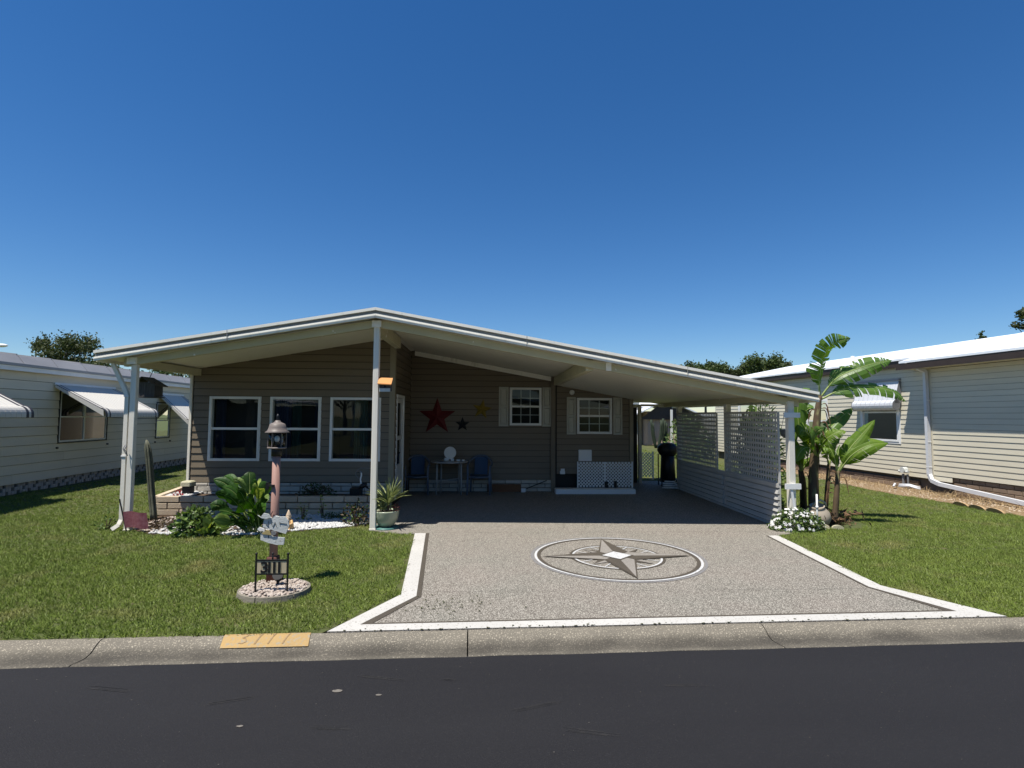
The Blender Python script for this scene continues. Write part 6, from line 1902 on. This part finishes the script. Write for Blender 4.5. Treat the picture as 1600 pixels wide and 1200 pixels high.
tag(MB().tube([(0.92, 12.62, 0.08), (1.40, 12.70, 0.26)], 0.011, 6).build('thin_stick', 'black'), 'thin dark stick leaning on the carport wall skirt', 'stick')

# things at the back of the carport
bbq = thing('covered_grill', 'dark covered grill against the carport side near the back opening', 'grill', (4.64, 13.85, 0))
MT['cover'] = M('black_vinyl_cover', (0.012, 0.012, 0.014), 0.45, bump=0.3, bscale=8)
MB().lathe([(0.16, 0.75), (0.22, 0.80), (0.27, 0.90), (0.25, 1.0), (0.16, 1.08), (0.03, 1.10)], n=16, sc=(1, 0.8)).build('lid', 'cover', bbq, smooth=True, local=True)
MB().lathe([(0.20, 0.10), (0.18, 0.5), (0.17, 0.76)], n=12).build('cart', 'cover', bbq, smooth=True, local=True)
MB().box(-0.22, 0.22, -0.16, 0.16, 0.12, 0.17).build('shelf', 'cover', bbq, local=True)
for (px, py) in ((-0.2, -0.14), (0.2, -0.14), (-0.2, 0.14), (0.2, 0.14)):
    MB().tube([(px, py, 0), (px, py, 0.8)], 0.015, 6).build('leg', 'cover', bbq, local=True)
hz = thing('garden_hose', 'coiled pale garden hose lying at the foot of the carport side', 'hose', (4.45, 13.1, 0.02))
pts = [(4.45 + (0.20 - 0.02 * (k / 24)) * math.cos(2 * PI * k / 24), 13.1 + (0.16 - 0.01 * (k / 24)) * math.sin(2 * PI * k / 24), 0.02 + 0.05 * k / 24) for k in range(24 * 4)]
MB().tube(pts, 0.013, 6).build('hose', 'grey_white', hz, smooth=True)
gt = thing('lattice_gate', 'low diagonal lattice gate across the back opening of the carport', 'gate', (4.35, 15.2, 0))
fG = frame((4.05, 15.2, 0), 0.0)
diag_lattice(gt, 0.0, 0.62, 0.08, 0.75, 15.2, 0.09, 0.022, fr=fG)
MB().box(4.03, 4.06, 15.18, 15.22, 0, 0.78).build('gate_post', 'grey_white', gt)
MB().box(4.66, 4.69, 15.18, 15.22, 0, 0.78).build('gate_post', 'grey_white', gt)

# cacti and shrubs in the yards behind
MT['cactusd'] = M('dark_cactus', (0.03, 0.045, 0.025), 0.8, (0.02, 0.03, 0.015), 5, 0.6)
for i, (x, y, h_, sp) in enumerate(((9.6, 30.5, 1.7, 0.25), (10.2, 30.8, 1.8, 0.3), (11.9, 31.0, 1.7, 0.2))):
    t = thing('column_cactus', ('many armed dark cactus before the pinkish house, farthest from the lattice', 'dark cactus clump in the middle of the pinkish house front', 'dark cactus clump closest to the lattice before the pinkish house')[i], 'cactus', (x, y, 0))
    for k in range(5):
        R = random.Random(i * 9 + k)
        dx = R.uniform(-sp, sp)
        MB().tube(spline([(x + dx * 0.3, y, 0), (x + dx * 1.2, y, h_ * 0.4), (x + dx * 1.7, y, h_ * R.uniform(0.6, 1))], 7), 0.07, 7).build('arm', 'cactusd', t, smooth=True)
shrub('leafy_shrub', 'dark leafy shrub at the foot of the pinkish house', 'shrub', (13.3, 30.5, 0), 0.9, 0.5, 1.1, 900, 0.16, ('leaf_shrub',), 8, None, 31)
shrub('leafy_shrub', 'sunlit shrub beyond the lattice near the cream house end', 'shrub', (8.6, 23.0, 0), 1.0, 0.7, 1.9, 1500, 0.16, ('leaf_light', 'leaf_shrub'), 8, None, 32)
shrub('leafy_shrub', 'spiky green shrub rising above the nearer lattice screen', 'shrub', (6.9, 13.4, 0), 0.5, 0.4, 2.15, 1100, 0.22, ('leaf_shrub', 'leaf_light'), 12, None, 33, aspect=0.2)
shrub('leafy_shrub', 'dark bushy shrub just outside the carport lattice beside the banana plants', 'shrub', (5.45, 10.9, 0), 0.38, 0.5, 1.95, 1300, 0.13, ('leaf_shrub', 'leaf_shrub', 'leaf_light'), 12, None, 34)
hg = thing('hanging_pot', 'dark hanging flower pot beside the lattice arm on the carport post', 'hanging pot', (4.93, 8.75, 1.42))
MB().lathe([(0.06, 1.42), (0.10, 1.47), (0.115, 1.55), (0.11, 1.56)], (4.93, 8.75, 0), 14).build('pot', 'dgrey', hg, smooth=True)
for a in (0, 2.1, 4.2):
    MB().tube([(4.93 + 0.11 * math.cos(a), 8.75 + 0.11 * math.sin(a), 1.55), (4.93, 8.75, 1.98)], 0.004, 4).build('chain', 'dgrey', hg)

# ================================================================ TREES
def tree(label, x, y, h, rx, rz, trunk_h, seed, mat='leaf_tree', n=15, ls=0.28, per=210, group='distant trees', lean=0.0, r0=0.22):
    R = random.Random(seed)
    t = thing('tree', label, 'tree', (x, y, 0), 0, group)
    top = Vector((x + lean, y, h - rz * 0.9))
    B = Vector((x, y, 0))
    tr = MB()
    tr.tube(spline([B, B.lerp(top, 0.4) + Vector((R.uniform(-0.3, 0.3), 0, 0)), top], 8), [r0 * (1 - 0.75 * i / 7) for i in range(8)], 8)
    trunk = tr.build('trunk', 'bark', t, smooth=True)
    fol = MB()
    for k in range(n):
        a = 2 * PI * k / n + R.uniform(-0.5, 0.5)
        rr = rx * math.sqrt(R.uniform(0.05, 1)) * 0.82
        zz = h - rz + rz * R.uniform(-0.75, 0.80) * math.sqrt(max(0, 1 - (rr / rx) ** 2) + 0.12)
        c = Vector((x + lean + rr * math.cos(a), y + rr * math.sin(a) * 0.8, zz))
        s0 = B.lerp(top, min(0.97, max(0.35, (zz - rz * 0.5) / h)))
        MB().tube([s0, s0.lerp(c, 0.5) + Vector((0, 0, -0.15)), c], [r0 * 0.35, r0 * 0.2, r0 * 0.07], 5).build('limb', 'bark', trunk)
        cr = rx * R.uniform(0.20, 0.36)
        for j in range(int(per * (cr / (rx * 0.32)) ** 2)):
            d = Vector((R.gauss(0, 1), R.gauss(0, 1), R.gauss(0, 0.75)))
            d = d.normalized() * (abs(R.gauss(0.62, 0.28)))
            p = c + d * cr
            T = Vector((R.gauss(0, 1), R.gauss(0, 1), R.gauss(0, 0.7))).normalized()
            s_ = T.orthogonal().normalized()
            s_ = Matrix.Rotation(R.uniform(0, 6.28), 3, T) @ s_
            l = ls * R.uniform(0.5, 1.2)
            fol.poly([p - T * l * 0.5, p + s_ * l * 0.28, p + T * l * 0.5, p - s_ * l * 0.28])
    o = fol.build('crown', mat, t)
    o['kind'] = 'stuff'
    return t
tree('spreading dark tree standing alone behind the grey cream mobile home', -41.3, 55, 9.6, 3.7, 2.3, 5, 1, 'leaf_tree2', 30, 0.30, 420, None, r0=0.3)
for i, (x, y, h_, r, m_) in enumerate(((-29.5, 42, 5.8, 2.4, 'leaf_tree2'), (-25.7, 43, 5.6, 2.5, 'leaf_tree'), (-22.0, 42, 5.2, 2.3, 'leaf_tree2'), (-18.5, 43, 5.0, 2.2, 'leaf_tree'), (-34, 50, 6.2, 2.6, 'leaf_tree'))):
    tree(('olive tree behind the left post, directly above the neighbour roof', 'green tree right behind the dark hanging birdhouse', 'olive tree between the hanging birdhouse and the corner of the taupe house', 'green tree closest to the taupe siding under the left eave', 'green tree standing left of the others beside the lone spreading tree')[i], x, y, h_, r, 1.9, 2, 40 + i, m_, 14, 0.30, 170, 'trees in the row behind the left eave')
for i, (x, y, h_, r, rz_, m_) in enumerate(((21.5, 61, 7.9, 1.3, 1.0, 'leaf_tree'), (25.3, 62, 8.5, 2.6, 2.0, 'leaf_tree'), (28.6, 62, 8.3, 2.2, 2.1, 'leaf_tree2'), (31.5, 60, 9.4, 3.0, 2.4, 'leaf_tree'), (34.4, 63, 8.8, 2.3, 2.2, 'leaf_tree2'))):
    tree(('smallest round tree peeking over the carport roof, apart from the others', 'first full round tree of the group over the carport roof', 'lower olive tree in the middle of the group over the carport roof', 'tallest domed tree of the group over the carport roof', 'last tree of the group, touching the white roof of the cream house')[i], x, y, h_, r, rz_, 4, 60 + i, m_, 28, 0.34, 420, 'trees beyond the carport roof')
tree('dark tree crown at the edge of the picture above the white roof', 52.6, 50, 12.8, 1.6, 1.3, 6, 71, 'leaf_tree2', 12, 0.3, 170, None)
tree('small tree top peeking over the white roof ridge', 47.4, 50, 10.3, 0.7, 0.6, 5, 72, 'leaf_tree', 8, 0.2, 90, None)
for i in range(5):
    tree(('westernmost broad tree across the street', 'broad tree behind the grey house across the street', 'broad tree behind the pale white roofed house across the street', 'broad tree behind the cream house across the street', 'easternmost broad tree across the street')[i], -26 + i * 13.5, -27, 8.5, 4.0, 3.0, 3, 80 + i, 'leaf_tree', 14, 0.45, 110, 'trees across the street')
# street lamp at the far left
slt = thing('street_lamp', 'white street lamp head on an arm far beyond the grey cream mobile home', 'street lamp', (-28.2, 30, 0))
MB().tube([(-28.2, 30, 0), (-28.2, 30, 5.2)], [0.09, 0.06], 8).build('pole', 'grey_white', slt, smooth=True)
MB().tube(spline([(-28.2, 30, 5.0), (-27.4, 30, 5.25), (-26.1, 30, 5.28)], 8), 0.035, 6).build('arm', 'grey_white', slt, smooth=True)
MB().blob((-25.85, 30, 5.31), 0.14, (2.3, 0.9, 0.7), 0, 2).build('lamp_head', 'white', slt, smooth=True)

# ================================================================ GRASS
MT['blade'] = M('grass_blade', (0.235, 0.285, 0.055), 0.5, (0.130, 0.195, 0.034), 1.3, 0.7, spec=0.3, trans=0.25, coord='World', rnd=0.3, col3=(0.34, 0.31, 0.11), scale3=1.3, thr3=(0.54, 0.78))
def cell_ok(x, y, which):
    if math.hypot(x - RGC[0], (y - RGC[1]) / 0.92) < 0.36:
        return False
    if inpoly(x, y, BED):
        return False
    if which == 'L':
        if not inpoly(x, y, LGi):
            return False
        # left neighbour wall line and planter
        if x < -10.05 - (y - 11.3) * 0.0489 and y > 4:
            return False if y > 5.5 else True
        if x > -5.95 and y > 9.7:
            return False
    else:
        if not inpoly(x, y, RG):
            return False
        if x > 9.45 - (y - 12.8) * 0.07 and y > 5:
            return False
        if ((x - 5.72) / 0.62) ** 2 + ((y - 9.1) / 0.6) ** 2 < 1:
            return False
        if x < 4.9 and y > 8.4 and y < 15:
            return False
        if x < 3.45 and y < 24.2:
            return False
    return True
LGi = [(-60, yl(-60)), (-1.36, yl(-1.36)), (-0.85, 5.45), (-1.08, 8.20), (-1.5, 8.30), (-1.84, 8.6), (-1.84, 30), (-60, 60)]
verts, faces, dens = [], [], []
def cells(x0, x1, y0, y1, s, which, dn):
    nx, ny = int((x1 - x0) / s), int((y1 - y0) / s)
    for i in range(nx):
        for j in range(ny):
            x, y = x0 + i * s, y0 + j * s
            if cell_ok(x + s / 2, y + s / 2, which):
                b = len(verts)
                verts.extend([(x, y, -0.004), (x + s, y, -0.004), (x + s, y + s, -0.004), (x, y + s, -0.004)])
                faces.append((b, b + 1, b + 2, b + 3))
                dens.append(dn)
cells(-9.0, -0.7, 4.2, 7.2, 0.075, 'L', 1150)
cells(-9.0, -0.7, 7.2, 9.8, 0.1, 'L', 750)
cells(-11.0, -5.8, 9.8, 13.0, 0.2, 'L', 420)
cells(-12.5, -5.6, 13.0, 26.0, 0.5, 'L', 160)
cells(-12.0, -9.0, 4.0, 9.8, 0.2, 'L', 500)
cells(4.0, 10.0, 4.6, 7.2, 0.075, 'R', 1150)
cells(4.0, 10.4, 7.2, 9.8, 0.1, 'R', 750)
cells(4.8, 10.4, 9.8, 14.0, 0.2, 'R', 420)
cells(3.5, 10.5, 14.0, 32.0, 0.5, 'R', 130)
me = bpy.data.meshes.new('grass')
me.from_pydata(verts, [], faces)
at_ = me.attributes.new('dens', 'FLOAT', 'FACE')
at_.data.foreach_set('value', dens)
me.materials.append(MT['lawn'])
gr = bpy.data.objects.new('grass', me)
C.objects.link(gr)
gr['kind'] = 'stuff'
gr['label'] = 'mown green lawn grass on both sides of the driveway'
gr['category'] = 'grass'
ng = bpy.data.node_groups.new('grass_tufts', 'GeometryNodeTree')
ng.interface.new_socket('Geometry', in_out='INPUT', socket_type='NodeSocketGeometry')
ng.interface.new_socket('Geometry', in_out='OUTPUT', socket_type='NodeSocketGeometry')
N, LK = ng.nodes, ng.links
gi, go = N.new('NodeGroupInput'), N.new('NodeGroupOutput')
na = N.new('GeometryNodeInputNamedAttribute')
na.data_type = 'FLOAT'
na.inputs['Name'].default_value = 'dens'
dp = N.new('GeometryNodeDistributePointsOnFaces')
LK.new(gi.outputs[0], dp.inputs['Mesh'])
LK.new(na.outputs['Attribute'], dp.inputs['Density'])
jn = N.new('GeometryNodeJoinGeometry')
R = random.Random(2)
for k in range(6):
    co = N.new('GeometryNodeMeshCone')
    co.fill_type = 'NONE'
    co.inputs['Vertices'].default_value = 3
    co.inputs['Radius Top'].default_value = 0.0002
    co.inputs['Radius Bottom'].default_value = 0.0030
    co.inputs['Depth'].default_value = R.uniform(0.028, 0.052)
    tf = N.new('GeometryNodeTransform')
    tf.inputs['Translation'].default_value = (R.uniform(-0.016, 0.016), R.uniform(-0.016, 0.016), -0.002)
    tf.inputs['Rotation'].default_value = (R.gauss(0, 0.55), R.gauss(0, 0.55), R.uniform(0, 6))
    LK.new(co.outputs['Mesh'], tf.inputs['Geometry'])
    LK.new(tf.outputs[0], jn.inputs[0])
sm = N.new('GeometryNodeSetMaterial')
sm.inputs['Material'].default_value = MT['blade']
LK.new(jn.outputs[0], sm.inputs['Geometry'])
ip = N.new('GeometryNodeInstanceOnPoints')
LK.new(dp.outputs['Points'], ip.inputs['Points'])
LK.new(sm.outputs[0], ip.inputs['Instance'])
rv = N.new('FunctionNodeRandomValue')
rv.data_type = 'FLOAT_VECTOR'
rv.inputs[0].default_value = (-0.25, -0.25, 0)
rv.inputs[1].default_value = (0.25, 0.25, 6.28)
LK.new(rv.outputs[0], ip.inputs['Rotation'])
rs_ = N.new('FunctionNodeRandomValue')
rs_.data_type = 'FLOAT'
rs_.inputs[2].default_value = 0.7
rs_.inputs[3].default_value = 1.35
LK.new(rs_.outputs[1], ip.inputs['Scale'])
j2 = N.new('GeometryNodeJoinGeometry')
LK.new(ip.outputs[0], j2.inputs[0])
LK.new(gi.outputs[0], j2.inputs[0])
LK.new(j2.outputs[0], go.inputs[0])
md = gr.modifiers.new('tufts', 'NODES')
md.node_group = ng
